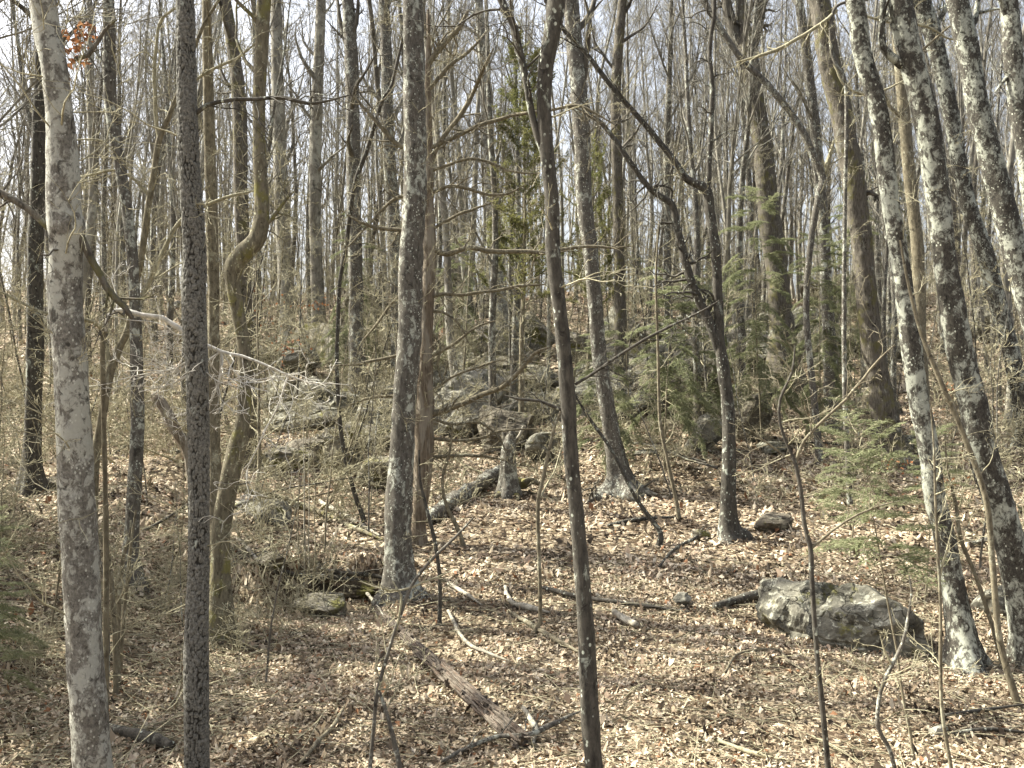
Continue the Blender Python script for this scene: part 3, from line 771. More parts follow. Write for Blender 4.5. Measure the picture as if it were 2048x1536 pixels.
sap('slender curving sapling at bottom centre left leaning right over the rotting log', 'grey',
    [(735, 1590, 10), (740, 1536, 9), (748, 1450, 8), (756, 1380, 8), (787, 1271, 7), (805, 1220, 7), (821, 1175, 7), (859, 1124, 7), (913, 1072, 6), (947, 1035, 4)],
    forks=[[(790, 1260, 5), (800, 1190, 5), (785, 1160, 4)], [(821, 1175, 5), (780, 1180, 4), (720, 1165, 3)], [(821, 1175, 4), (870, 1155, 4), (905, 1140, 3)]])
sap('short leaning tan sapling at the bottom edge left of the rotting log', 'grey',
    [(806, 1600, 12), (800, 1536, 11), (790, 1490, 10), (780, 1450, 9), (763, 1395, 7), (756, 1380, 5), (758, 1360, 2)], sprout=(0.4, 4, 0.4))
sap('pair like dark thin stem right of the tall central trunk, one nearest its foot', 'dark',
    [(879, 1250, 9), (880, 1200, 8), (879, 1148, 8), (869, 1080, 8), (852, 1011, 7), (840, 960, 5), (838, 900, 3)], sprout=(0.3, 6, 0.5))
sap('leaning thin stem in the sunny leaves right of the cedar snag foot', 'stem',
    [(927, 1090, 9), (910, 1045, 8), (893, 1011, 7), (885, 960, 6), (900, 900, 5), (905, 850, 3)], sprout=(0.3, 7, 0.6))
for k, (pp, lb) in enumerate([
    ([(232, 1390, 11), (230, 1300, 9), (226, 1216, 9), (219, 1130, 9), (210, 1095, 8), (195, 1060, 7), (186, 1010, 4)], 'leftmost of the three pale thin saplings beside the thick pale trunk'),
    ([(236, 1370, 10), (236, 1300, 8), (238, 1210, 8), (246, 1115, 8), (258, 1080, 6), (262, 1040, 3)], 'middle of the three pale thin saplings beside the thick pale trunk'),
    ([(240, 1350, 9), (246, 1250, 7), (255, 1160, 7), (263, 1080, 6), (272, 1020, 4)], 'rightmost of the three pale thin saplings beside the thick pale trunk')]):
    sap(lb, 'stem', pp, sprout=(0.3, 4, 0.4))
sap('dark thin leaning stem rising from the rocks left of the tall central trunk', 'dark',
    [(728, 1050, 13), (725, 1030, 10), (708, 983, 9), (684, 881, 9), (674, 744, 8), (676, 640, 8), (680, 560, 8), (691, 500, 9), (708, 376, 9), (735, 297, 9), (763, 205, 8), (783, 171, 7), (800, 100, 6), (820, 20, 4)], sprout=(0.2, 16, 0.9))
sap('grey diagonal sapling leaning far left in front of the three limbed oak', 'grey',
    [(1640, 930, 16), (1628, 800, 14), (1612, 620, 13), (1622, 480, 13), (1638, 390, 14), (1645, 355, 15), (1625, 307, 15), (1597, 249, 15), (1539, 174, 14), (1481, 116, 13), (1440, 55, 12), (1406, 0, 11), (1380, -50, 9)],
    forks=[[(1645, 360, 10), (1660, 310, 9), (1668, 280, 7)]], sprout=(0.3, 12, 0.9))
sap('smooth grey sapling arching over between the stout oak and lichen trunk', 'grey',
    [(1700, 1010, 12), (1690, 800, 10), (1688, 600, 9), (1690, 400, 8), (1692, 180, 7), (1672, 130, 7), (1662, 95, 7), (1664, 35, 7), (1680, 8, 6), (1735, 0, 5)],
    forks=[[(1672, 20, 7), (1655, 36, 7), (1610, 68, 7), (1560, 95, 7), (1510, 115, 6), (1470, 126, 5)], [(1668, 130, 5), (1690, 170, 5), (1730, 188, 5), (1780, 175, 4), (1830, 148, 3)], [(1690, 10, 5), (1760, 40, 5), (1850, 52, 5), (1900, 78, 4), (1950, 80, 3)]], sprout=(0.4, 8, 0.7))
for k, x in enumerate((598, 607, 613, 622, 632)):
    g = Geo(); b = hit(x, 1185 - 6 * (k % 3))
    t = thing('shoot', tuple(b), ('leftmost', 'second from left', 'middle', 'fourth from left', 'rightmost')[k] + ' of five thin straight straw coloured shoots on the leafy bank edge', 'sapling', 'straight thin shoots on the bank edge')
    h = R.uniform(2.2, 3.3); L = [(b[0], b[1], b[2] - .1)]
    for i in range(8): L.append((L[-1][0] + R.gauss(0, .014) - .004, L[-1][1] + R.gauss(0, .012), L[-1][2] + h / 8))
    br = [(L, list(np.linspace(0.014, 0.004, 9)), 1)]
    g2 = Geo(); tubes(g2, br); g2.build('stem', M['bleached'] if k % 2 else M['stem'], t, b)

# ------------------------------------------------------------------ trees of the slope and the ridge behind
def forest_proto(H, r, mat, cmat, nlimb, first, fork=False, detail=(6, 5), bend=0.05):
    rows = [(0, 0, -0.5, r * 1.15)]; p = np.zeros(3); d = np.array([0, 0, 1.0])
    n = 14
    for i in range(n):
        d = d + np.array([R.gauss(0, bend), R.gauss(0, bend), 0.12]); d /= np.linalg.norm(d)
        rows.append((*p, r * (1 - 0.93 * (i / n) ** 1.15))); p = p + d * H / n
    rows.append((*p, 0.01))
    Q = resample(rows, 0.5)
    s = np.arange(len(Q)); th = np.arange(9) * 2 * math.pi / 9
    lump = Q[:, 3][:, None] * 0.10 * fbm(np.cos(th)[None, :] * 1.5 + 0 * Q[:, :1], np.sin(th)[None, :] * 1.5 + 0 * Q[:, :1], Q[:, 2:3] * 1.2 + 0 * th[None, :], R.randint(0, 999), 2)
    lump = lump + 0.5 * Q[:, 3][:, None] * np.exp(-np.maximum(0, Q[:, 2:3]) / 0.35) * (0.6 + 0.4 * np.cos(4 * th)[None, :])
    g = Geo(); g.tube(Q[:, :3], Q[:, 3], 9, lump)
    trunk = g.mesh('trunk', M[mat])
    br = []
    for k in range(nlimb):
        f = first + (0.97 - first) * ((k + R.random()) / nlimb) ** 0.9
        i = max(1, min(len(Q) - 2, int(f * (len(Q) - 1))))
        dd = unit(tuple(Q[i + 1, :3] - Q[i - 1, :3]))
        grow(br, tuple(Q[i, :3]), side_dir(dd, R.uniform(25, 55), R), H * R.uniform(0.13, 0.26) * (1.2 - 0.6 * f), Q[i, 3] * R.uniform(0.3, 0.55), 0, R, 0.16, 0.13, detail, 0.5, (20, 50), seg=0.4, rmin=0.006)
    for k in range(11):     # dead stubs and epicormic twigs low on the trunk
        f = R.uniform(0.12, first); i = max(1, int(f * (len(Q) - 1)))
        grow(br, tuple(Q[i, :3]), side_dir((0, 0, 1), R.uniform(55, 95), R), R.uniform(0.4, 1.6), 0.014, 1, R, 0.03, 0.2, (0, 4), 0.5, seg=0.3, rmin=0.006)
    g = Geo(); tubes(g, br, 0)
    return trunk, g.mesh('crown', M[cmat])

PROTO = []
for k in range(9):
    PROTO.append(forest_proto(R.uniform(15, 21), R.uniform(0.065, 0.135), ('far', 'grey', 'far', 'far_dark')[k % 4], ('far', 'far', 'far', 'far_dark')[k % 4], R.randint(11, 17) + (6 if k > 5 else 0), R.uniform(0.24, 0.48), detail=(9, 7) if k > 5 else (8, 6), bend=R.uniform(0.03, 0.07)))

HERO_XY = [(o.location.x, o.location.y) for o in bpy.data.objects if o.get('category') in ('tree',)]
FOREST = []
BANDS = [(26, 38, 34, 'slender bare grey brown tree standing on the rocky slope below the ridge', 'bare trees on the rocky slope'),
         (38, 52, 95, 'thin bare forest tree among many on the upper slope', 'bare trees on the upper slope'),
         (52, 66, 135, 'distant thin bare tree standing along the ridge against the sky', 'bare trees along the ridge')]
taken = list(HERO_XY)
for (y0, y1, n, lab, grp) in BANDS:
    k = 0; tries = 0
    while k < n and tries < 6000:
        tries += 1
        y = math.sqrt(R.uniform(y0 * y0, y1 * y1)); x = R.uniform(-0.575, 0.575) * y
        if 0.02 < x / y < 0.16 and y < 38 and R.random() < 0.5: continue
        if any((x - a) ** 2 + (y - b) ** 2 < 1.1 for a, b in taken): continue
        taken.append((x, y)); k += 1
        tr, cr = R.choice(PROTO if y0 > 50 and R.random() < 0.3 else PROTO[6:] if y0 > 50 else PROTO[:6])
        t = thing('bare_tree', (x, y, gz(x, y)), lab, 'tree', grp)
        t.rotation_euler = (R.gauss(0, 0.03), R.gauss(0, 0.03), R.uniform(0, 6.28))
        s = R.uniform(0.75, 1.2); t.scale = (s, s, s * R.uniform(0.9, 1.15))
        FOREST.append((t, {'distant_bark': 'buff', 'grey_bark': 'grey', 'distant_dark_bark': 'dark'}[tr.materials[0].name] + {26: ' midslope tree', 38: ' upslope tree', 52: ' ridge tree'}[y0]))
        for nm, me in (('trunk', tr), ('crown', cr)):
            o = bpy.data.objects.new(nm, me); col.objects.link(o); o.parent = t

# beyond the ridge the wood reads as one mass of stems and twigs
def distant_wood():
    src = []
    for k in range(5):
        rows = [(0, 0, -0.5, 0.12)]; H = 18
        for i in range(7): rows.append((R.gauss(0, .12), R.gauss(0, .12), H * i / 7, 0.11 * (1 - 0.85 * i / 7)))
        rows.append((R.gauss(0, .2), R.gauss(0, .2), H, 0.02))
        Q = resample(rows, 2.0); g = Geo(); g.tube(Q[:, :3], Q[:, 3], 4)
        br = []
        for _ in range(9):
            i = R.randint(3, len(Q) - 2)
            grow(br, tuple(Q[i, :3]), side_dir((0, 0, 1), R.uniform(25, 50), R), R.uniform(2, 4.5), 0.05, 1, R, 0.25, 0.13, (0, 5), 0.55, (20, 45), seg=2.2, rmin=0.012)
        for pts, rad, lev in br: g.tube(pts, rad, 3)
        src.append((np.concatenate(g.v), np.concatenate(g.q)))
    g = Geo()
    for _ in range(470):
        y = math.sqrt(R.uniform(66 ** 2, 125 ** 2)); x = R.uniform(-0.60, 0.60) * y
        v, q = R.choice(src); a = R.uniform(0, 6.28); s = R.uniform(0.8, 1.25)
        c, sn = math.cos(a) * s, math.sin(a) * s
        w = np.stack([v[:, 0] * c - v[:, 1] * sn + x, v[:, 0] * sn + v[:, 1] * c + y, v[:, 2] * s + gz(x, y)], 1)
        g.add(w, q)
    tag(g.build('distant_wood', M['far']), 'far bare wood beyond the ridge', None, None, 'stuff')
distant_wood()

# ------------------------------------------------------------------ understory: saplings and bare shrubs
def brush_proto(L):
    br = []; p = (-L / 2, 0, R.uniform(-0.05, 0.25)); d = (1, R.gauss(0, .1), R.uniform(0.15, 0.5)); g0 = Geo()
    main = []
    grow(main, p, d, L, R.uniform(0.016, 0.032), 0, R, -0.05, 0.10, (), seg=0.2)
    pts, rad, _ = main[0]; g0.tube(pts, rad, 6)
    for _ in range(int(L * 6)):
        i = R.randint(1, len(pts) - 2); dd = unit(tuple(np.array(pts[i + 1]) - np.array(pts[i]))); sd = side_dir(dd, R.uniform(35, 75), R)
        grow(br, pts[i], (sd[0], sd[1], abs(sd[2]) * 1.1), R.uniform(0.3, 1.0), max(0.005, rad[i] * 0.5), 1, R, 0.03, 0.2, (0, 5, 3), 0.55, (30, 65), seg=0.18, rmin=0.0068)
    g1 = Geo(); tubes(g1, br)
    return g0.mesh('limb', M[R.choice(['twig', 'stem', 'dark'])]), g1.mesh('twigs', M['twig'])

def sapling_proto(H, r, mat, n, ln, kids, bend=0.06, multi=1):
    g0 = Geo(); br = []
    for m in range(multi):
        p = np.array([R.gauss(0, .06) * (multi > 1), R.gauss(0, .06) * (multi > 1), -0.15])
        d = np.array([R.gauss(0, .25), R.gauss(0, .25), 1.0]) if multi > 1 else np.array([R.gauss(0, .06), R.gauss(0, .06), 1.0])
        pts, rad = [tuple(p)], [r]; hh = H * R.uniform(0.6, 1.0) if multi > 1 else H
        k = 14
        for i in range(k):
            d = d / np.linalg.norm(d) + np.array([R.gauss(0, bend), R.gauss(0, bend), 0.06]); d /= np.linalg.norm(d)
            p = p + d * hh / k; pts.append(tuple(p)); rad.append(r * (1 - 0.88 * (i + 1) / k))
        g0.tube(pts, rad, 6)
        for _ in range(n):
            i = R.randint(2, k - 1)
            dd = unit(tuple(np.array(pts[i + 1]) - np.array(pts[i])))
            grow(br, pts[i], side_dir(dd, R.uniform(40, 80), R), ln * R.uniform(0.4, 1.2) * (1.2 - 0.7 * i / k), max(0.006, rad[i] * 0.5), 1, R, 0.07, 0.17, (0,) + kids, 0.55, (30, 65), seg=0.18, rmin=0.0068)
    g1 = Geo(); tubes(g1, br)
    return g0.mesh('stem', M[mat]), g1.mesh('twigs', M['twig'])

KINDS = {
 'upright': ([sapling_proto(R.uniform(3.5, 6), R.uniform(0.014, 0.028), R.choice(['stem', 'grey']), 15, 0.9, (5, 3)) for _ in range(5)], 'sapling', 'slender bare upright sapling in the understory between the larger trunks', 'bare saplings in the understory'),
 'shrub': ([sapling_proto(R.uniform(1.4, 2.6), 0.012, 'twig', 5, 0.9, (4, 2), 0.12, 6) for _ in range(4)], 'bare_shrub', 'tangled many stemmed bare shrub of fine twigs among the rocks', 'bare shrubs among the rocks'),
 'pole': ([sapling_proto(R.uniform(6, 9), R.uniform(0.03, 0.045), R.choice(['stem', 'dark', 'grey']), 22, 1.5, (5, 4), 0.05) for _ in range(4)], 'young_tree', 'thin young bare tree with spreading side twigs on the slope', 'young trees on the slope'),
}
KINDS['brush'] = ([brush_proto(R.uniform(1.8, 3.6)) for _ in range(5)], 'fallen_branch', 'dead branch', 'dead fallen branches caught among the rocks')
LAND = [(131, 'left of the pale trunk'), (388, 'between pale and checkered trunks'), (470, 'between checkered and crooked trunks'), (821, 'between crooked tree and central trunk'),
        (1117, 'between central trunk and slim dark tree'), (1436, 'between slim dark and forked trees'), (1734, 'between forked tree and stout oak'), (1903, 'between stout oak and lichen trunk'), (9999, 'right of the lichen trunk')]
WORD = 'first second third fourth fifth sixth seventh eighth ninth tenth eleventh twelfth thirteenth fourteenth fifteenth sixteenth seventeenth eighteenth nineteenth twentieth'.split()
NUM = 'one two three four five six seven eight nine ten eleven twelve thirteen fourteen fifteen sixteen seventeen eighteen nineteen twenty'.split()
PEND = []
def pend(o, what):
    px = o.location.x / o.location.y * F + 1024
    PEND.append((what, next(t for x, t in LAND if px < x), px, o))
def settle_labels():
    by = {}
    for w, g_, px, o in PEND: by.setdefault((w, g_), []).append((px, o.name, o))
    for (w, g_), l in by.items():
        l.sort()
        for k, (px, _, o) in enumerate(l):
            n = len(l)
            o['label'] = f'{w} {g_}' if n == 1 else f'{w} {g_}, {WORD[k] if k < 20 else str(k + 1) + ("st" if k % 10 == 0 else "nd" if k % 10 == 1 else "rd" if k % 10 == 2 else "th")} of {NUM[n - 1] if n <= 20 else n} from left'
def scatter(kind, n, y0, y1, cond=None, sc0=(0.75, 1.2), xr=0.56):
    protos, name, lab, grp = KINDS[kind]
    k = 0
    while k < n:
        y = math.sqrt(R.uniform(y0 * y0, y1 * y1)); x = R.uniform(-xr, xr) * y
        if cond and not cond(x, y): continue
        if any((x - a) ** 2 + (y - b) ** 2 < 0.15 for a, b in taken): continue
        taken.append((x, y)); k += 1
        pi = R.randrange(len(protos)); st, tw = protos[pi]
        t = thing(name, (x, y, gz(x, y)), lab, {'sapling': 'sapling', 'bare_shrub': 'shrub', 'young_tree': 'tree', 'fallen_branch': 'branch'}[name], grp)
        t.rotation_euler = (R.gauss(0, 0.10), R.gauss(0, 0.10), R.uniform(0, 6.28))
        s = R.uniform(*sc0); t.scale = (s, s, s)
        for nm, me in (('stem', st), ('twigs', tw)):
            o = bpy.data.objects.new(nm, me); col.objects.link(o); o.parent = t
            if nm == 'twigs': o['kind'] = 'stuff'
        tone = {'stem_bark': 'buff', 'sapling_bark': 'buff', 'grey_bark': 'grey', 'dark_bark': 'dark', 'twig_bark': 'pale'}[st.materials[0].name]
        dist = ('near' if y < 21 else 'middle' if y < 31 else 'upper') if y < 46 else 'ridge'
        pend(t, f'{tone} {dist} ' + {'sapling': 'thin sapling', 'bare_shrub': 'bare shrub', 'young_tree': 'young tree', 'fallen_branch': 'dead branch'}[name])
clear = lambda x, y: not (-2.2 < x < 7.5 and y < 20.5)
ledge = lambda x, y: 20 < y < 30 and -6.5 < x < 9 and R.random() < 0.7
scatter('upright', 190, 15, 44, lambda x, y: clear(x, y) and not ledge(x, y))
scatter('pole', 80, 19, 46, clear)
scatter('pole', 90, 44, 66)
scatter('shrub', 85, 15, 38, lambda x, y: clear(x, y) and not ledge(x, y) and (x < 2.5 or x > 5 or y > 24))
scatter('brush', 100, 14, 36, lambda x, y: clear(x, y) and x < 9)
scatter('upright', 9, 10.5, 16, lambda x, y: x < -2.6, (0.5, 0.9))
scatter('shrub', 9, 9.5, 16, lambda x, y: x < -2.9, (0.35, 0.7))

for t, w in FOREST: pend(t, w)

# ------------------------------------------------------------------ evergreens
def blades(g, base, dirs, length, width, tint):
    """thin pointed leaf blades: two triangles each"""
    n = len(base)
    up = G.normal(0, 0.5, (n, 3)) + np.array([0, 0, 1.0])
    sd = np.cross(dirs, up); sd /= np.linalg.norm(sd, axis=1)[:, None] + 1e-9
    mid = base + dirs * (length * 0.45)[:, None]
    tip = base + dirs * length[:, None] + np.array([0, 0, -0.12]) * length[:, None]
    v = np.stack([base, mid + sd * width[:, None] / 2, tip, mid - sd * width[:, None] / 2], 1).reshape(-1, 3)
    i = (np.arange(n) * 4)[:, None]
    g.add(v, i + np.array([[0, 1, 2, 3]]), None, np.repeat(tint, 4))

def evergreen(H, rad, nb, mat, droop=0.06, up0=10, twl=0.34, lo=0.12, bl=0.066, dens=1.0, shape=1.0, r=0.03, clump=False):
    g0 = Geo(); gb = Geo(); gf = Geo()
    n = 14; p = np.array([0, 0, -0.2]); d = np.array([0, 0, 1.0]); pts = [p]; rr = [r]
    for i in range(n):
        d = d + np.array([R.gauss(0, .035), R.gauss(0, .035), 0.1]); d /= np.linalg.norm(d)
        p = p + d * (H + 0.2) / n; pts.append(p); rr.append(r * (1 - 0.9 * (i + 1) / n))
    pts = np.array(pts); g0.tube(pts, rr, 8)
    B, D, Ln, Tt = [], [], [], []
    for k in range(nb):
        f = lo + (0.99 - lo) * (k + R.random()) / nb
        i = min(n - 1, int(f * n)); q = pts[i] + (pts[i + 1] - pts[i]) * (f * n - i)
        a = k * 2.4 + R.uniform(-0.5, 0.5)
        L = rad * (1.15 - f) ** (0.8 * shape) * R.uniform(0.55, 1.15) + 0.12
        el = math.radians(up0 + R.gauss(0, 10) + 25 * f)
        d = np.array([math.cos(a) * math.cos(el), math.sin(a) * math.cos(el), math.sin(el)])
        m = max(5, int(L / 0.040)); bp = [q]; bd = []
        for j in range(m):
            d = d + np.array([R.gauss(0, .08), R.gauss(0, .08), R.gauss(0, 0.04) - droop]); d /= np.linalg.norm(d)
            bp.append(bp[-1] + d * L / m); bd.append(d)
        gb.tube(bp, np.linspace(max(0.004, rr[i] * 0.35), 0.0015, m + 1), 4)
        bt = R.random() * 0.35
        for j in range(m):
            g_f = (j + 1) / m
            if g_f < 0.30: continue
            for sd in (-1, 1):
                if R.random() > dens: continue
                dd = bd[j]; perp = np.array([-dd[1], dd[0], 0.0]); perp /= np.linalg.norm(perp) + 1e-9
                w = dd * 0.62 + sd * perp * 0.8 + np.array([0, 0, R.gauss(0, 0.5 if clump else 0.13) + (0.35 if clump else -0.08)])
                w /= np.linalg.norm(w)
                tl = twl * (1.15 - g_f * 0.8) * R.uniform(0.5, 1.2)
                nt = max(3, int(tl / (0.0145 if not clump else 0.018)))
                tt = (np.arange(nt) + 0.5) / nt
                o = bp[j + 1] + w[None, :] * (tl * tt)[:, None] + np.array([0, 0, -0.10])[None, :] * (tl * tt ** 2)[:, None] + G.normal(0, 0.006, (nt, 3))
                for s2 in (-1, 1):
                    pw = np.cross(w, [0, 0, 1.0]); pw /= np.linalg.norm(pw) + 1e-9
                    dv = w[None, :] * 0.7 + s2 * pw[None, :] * 0.7 + G.normal(0, 0.45 if clump else 0.2, (nt, 3))
                    dv /= np.linalg.norm(dv, axis=1)[:, None]
                    B.append(o); D.append(dv); Ln.append(bl * (1.1 - 0.5 * tt) * G.uniform(0.7, 1.2, nt))
                    Tt.append(np.clip(bt + G.uniform(0, 0.45, nt) + 0.25 * g_f, 0, 1))
    B = np.concatenate(B); D = np.concatenate(D); Ln = np.concatenate(Ln); Tt = np.concatenate(Tt)
    blades(gf, B, D, Ln, Ln * (0.27 if not clump else 0.30), Tt)
    return g0.mesh('trunk', M['stem']), gb.mesh('branches', M['twig']), gf.mesh('foliage', M[mat])

def plant_evergreen(proto, pos, label, name='hemlock_tree', rz=0.0, s=1.0, tilt=(0, 0), group=None):
    t = thing(name, tuple(pos), label, 'tree' if name != 'hemlock_sapling' else 'sapling', group)
    t.rotation_euler = (tilt[0], tilt[1], rz); t.scale = (s, s, s)
    for nm, me in zip(('trunk', 'branches', 'foliage'), proto):
        o = bpy.data.objects.new(nm, me); col.objects.link(o); o.parent = t
        if nm != 'trunk': o['kind'] = 'stuff'
    return t
E1 = evergreen(6.6, 2.2, 54, 'needle', lo=0.25, dens=0.8)
E2 = evergreen(4.2, 1.9, 38, 'needle', lo=0.30, dens=0.75)
E3 = evergreen(2.9, 1.05, 34, 'needle', lo=0.42, twl=0.26, bl=0.050, r=0.016, dens=0.85)
E5 = evergreen(2.9, 0.95, 28, 'needle', lo=0.60, twl=0.26, bl=0.050, r=0.016, dens=0.9)
E4 = evergreen(9.5, 2.5, 62, 'needle_cedar', up0=24, lo=0.33, droop=-0.015, twl=0.40, bl=0.078, clump=True, r=0.08, dens=0.58, shape=0.7)
p = hit(1525, 900); plant_evergreen(E1, p, 'broad feathery green hemlock in front of the three limbed oak', s=1.05)
p = hit(1640, 890); plant_evergreen(E1, p, 'feathery hemlock between the three limbed oak and the stout leaning oak', s=0.9, rz=4.4)
p = hit(1330, 940); plant_evergreen(E2, p, 'low spreading hemlock above the dark ledge at the middle right', s=1.15, rz=1.0)
p = hit(1400, 900); plant_evergreen(E2, p, 'hemlock with wide sprays just left of the forked tree', s=1.05, rz=2.6)
p = hit(1205, 1000); plant_evergreen(E2, p + np.array([0.2, 1.2, 0.3]), 'small hemlock with thin sprays behind the slim dark centre tree', s=0.85, rz=3.0)
p = hit(1828, 1517); plant_evergreen(E5, p, 'young hemlock with sparse sprays on a thin stem in the right foreground', 'hemlock_sapling', s=1.12, tilt=(0, -0.14))
p = hit(1700, 1120); plant_evergreen(E3, p, 'young hemlock just behind the grey boulder with sparse sprays', 'hemlock_sapling', s=1.0, rz=2.0)
p = hit(1850, 1215); plant_evergreen(E5, p, 'young hemlock by the foot of the leaning lichen trunk', 'hemlock_sapling', s=0.95, rz=4.0)
p = hit(20, 1535); plant_evergreen(E3, p + np.array([-0.25, 0, 0]), 'bushy green hemlock at the lower left corner', 'hemlock_sapling', s=0.75, rz=5.0)
p = hit(-30, 1480); plant_evergreen(E3, p, 'green hemlock leaning in from the left frame edge', 'hemlock_sapling', s=0.8, rz=2.2)
p = hit(1040, 880); plant_evergreen(E4, p, 'tall loose yellow green cedar between the cedar snag and the slim dark tree', 'cedar_tree', s=1.1)
p = hit(1175, 790); plant_evergreen(E4, p, 'dark green cedar behind the slim dark centre tree', 'cedar_tree', s=0.85, rz=2.0)
p = hit(705, 800); plant_evergreen(E1, p, 'dark shaded hemlock left of the tall central trunk', s=0.92, rz=2.0)
p = hit(910, 760); plant_evergreen(E1, p, 'dark hemlock right behind the cedar snag', s=0.75, rz=4.0)
p = hit(1700, 760); plant_evergreen(E1, p, 'thin green hemlock behind the stout leaning oak', s=1.0, rz=1.3)
p = hit(1420, 640); plant_evergreen(E2, p, 'little hemlock on the ridge rocks left of the forked tree', s=0.9, rz=.3)
p = hit(1270, 640); plant_evergreen(E2, p, 'little hemlock on the ridge left of the ridge rocks', s=0.8, rz=2.3)
p = hit(1760, 640); plant_evergreen(E1, p, 'pale distant evergreen seen high between the leaning trunks', s=1.5, rz=2.3)

for k, (x, y, e, sc_) in enumerate([(-9.9, 11.0, E1, 1.7), (-13.5, 14.6, E1, 2.0), (-8.4, 7.9, E1, 1.35), (-15.5, 18.0, E1, 1.9)]):  # unseen hemlocks added to throw shade over the lower left ground
    plant_evergreen(e, (x, y, gz(x, y)), ('second nearest', 'third nearest', 'nearest', 'farthest')[k] + ' dark evergreen added out of view at left to shade the bank', 'hemlock_tree', rz=k * 1.7, s=sc_, group='evergreens added beyond the left edge for shade')
for k, (x, y) in enumerate([(-10.2, 12.0), (-11.6, 16.0), (-13.8, 20.5)]):  # unseen bare trees added so their shadows streak the foreground
    tr, cr = PROTO[k % 6]
    t = thing('bare_tree', (x, y, gz(x, y)), 'bare tree added out of view at left for shadow streaks, ' + WORD[k] + ' by nearness', 'tree', 'bare trees added out of view for shadow streaks')
    t.rotation_euler = (0.02, R.gauss(0, 0.04), k * 1.3); t.scale = (1.5, 1.5, 1.0)
    for nm, me in (('trunk', tr), ('crown', cr)):
        o = bpy.data.objects.new(nm, me); col.objects.link(o); o.parent = t
# ------------------------------------------------------------------ rocks
from mathutils import noise as mn
def rock_mesh(sx, sy, sz, mat, seed, cuts=9, res=4, rough=0.05, flat=0.0):
    import bmesh
    bm = bmesh.new()
    bmesh.ops.create_icosphere(bm, subdivisions=res, radius=1.0)
    v = np.array([w.co[:] for w in bm.verts]); f = np.array([[w.index for w in fc.verts] for fc in bm.faces])
    bm.free()
    rg = np.random.default_rng(seed)
    v = np.sign(v) * np.abs(v) ** 0.78
    for _ in range(cuts + 7):       # flat broken faces
        n = rg.normal(0, 1, 3); n[2] *= 0.7; n /= np.linalg.norm(n)
        d = rg.uniform(0.50, 0.92)
        k = v @ n - d
        v = v - np.outer(np.clip(k, 0, None) * 0.96, n)
    v = v * (1 + rough * 1.6 * fbm(v[:, 0] * 1.6 + seed, v[:, 1] * 1.6, v[:, 2] * 1.6, seed, 3)[:, None])
    v = (v - (v.max(0) + v.min(0)) / 2) / ((v.max(0) - v.min(0)) / 2)
    v = v * np.array([sx, sy, sz])
    nn = v / np.linalg.norm(v, axis=1)[:, None]
    sc_ = 1.0 / max(0.15, min(sx, sz))
    v = v + nn * (rough * 0.9 * min(sx, sz) * fbm(v[:, 0] * 3 * sc_, v[:, 1] * 3 * sc_, v[:, 2] * 3 * sc_, seed + 7, 4))[:, None]
    lay = np.abs(((v[:, 2] / sz * 2.3 + 0.4 * fbm(v[:, 0] * 1.2, v[:, 1] * 1.2, None, seed, 2)) % 1.0) - 0.5)
    v[:, :2] *= (1 - 0.045 * (lay < 0.09))[:, None]
    return Geo().add(v, None, f)

def rock(box, mat, label, depth=0.8, rz=0.0, tilt=(0, 0), name='rock', res=4, cuts=9, sink=0.25, rough=0.05, group=None, cat='rock', Y=None):
    x0, y0, x1, y1 = box
    b = hit((x0 + x1) / 2, y1); Y = Y or b[1]
    w = (x1 - x0) / F * Y; h = (y1 - y0) / F * Y
    sx, sz = w / 2 * 1.10, h / 2 * (1 + sink)
    sy = max(sx * depth, sz * 0.8)
    yc = Y + sy * 0.7
    c = np.array([b[0] * yc / Y * Y / b[1], yc, CAMZ - ((y0 + y1) / 2 - 768) / F * Y - sz * sink * 0.6])
    g = rock_mesh(sx, sy, sz, mat, R.randint(0, 9999), cuts, res, rough)
    o = g.build(name, M[mat], None, (0, 0, 0), smooth=False)
    o.location = c; o.rotation_euler = (tilt[0], tilt[1], rz)
    return tag(o, label, cat, group)

def boulder():
    b = hit(1690, 1296); t = thing('boulder', tuple(b), 'long low flat topped grey boulder with a crack, lying in the leaves on the right', 'boulder')
    for (x0, y0, x1, y1, dp, rz, tl) in ((1524, 1166, 1694, 1276, 0.9, 0.2, (0.04, 0.08)), (1618, 1180, 1856, 1304, 0.62, -0.15, (-0.06, 0.13))):
        Y = hit((x0 + x1) / 2, y1)[1]; sx = (x1 - x0) / 2 / F * Y * 1.08; sz = (y1 - y0) / 2 / F * Y * 1.5
        g = rock_mesh(sx, sx * dp, sz, 'rock', int(x0), 9, 5, 0.085)
        c = at((x0 + x1) / 2, (y0 + y1) / 2, Y + sx * dp * 0.7); c[2] = CAMZ - ((y0 + y1) / 2 - 768) / F * Y - sz * 0.33
        o = g.build('slab', M['rock'], t, (0, 0, 0), smooth=False); o.location = c - b; o.rotation_euler = (tl[0], tl[1], rz)
boulder()
rock((1506, 1028, 1580, 1066), 'rock_dark', 'dark mossy rock lying right of the foot of the forked tree', 0.9)
rock((1954, 1178, 2034, 1236), 'rock', 'grey rock half buried behind the thick leaning lichen trunk at right', 0.9)
rock((1346, 1188, 1382, 1214), 'rock_pale', 'small flat pale stone in the leaves left of the boulder', 0.9)
rock((1855, 1455, 1895, 1475), 'rock_pale', 'small pale flat stone in the right foreground leaves', 0.9)
rock((862, 742, 1006, 880), 'rock_pale', 'large pale outcrop rock face between the cedar snag and the slim dark tree', 0.7, 0.1, (0.12, 0.1), 'outcrop', 5, 12, rough=0.08)
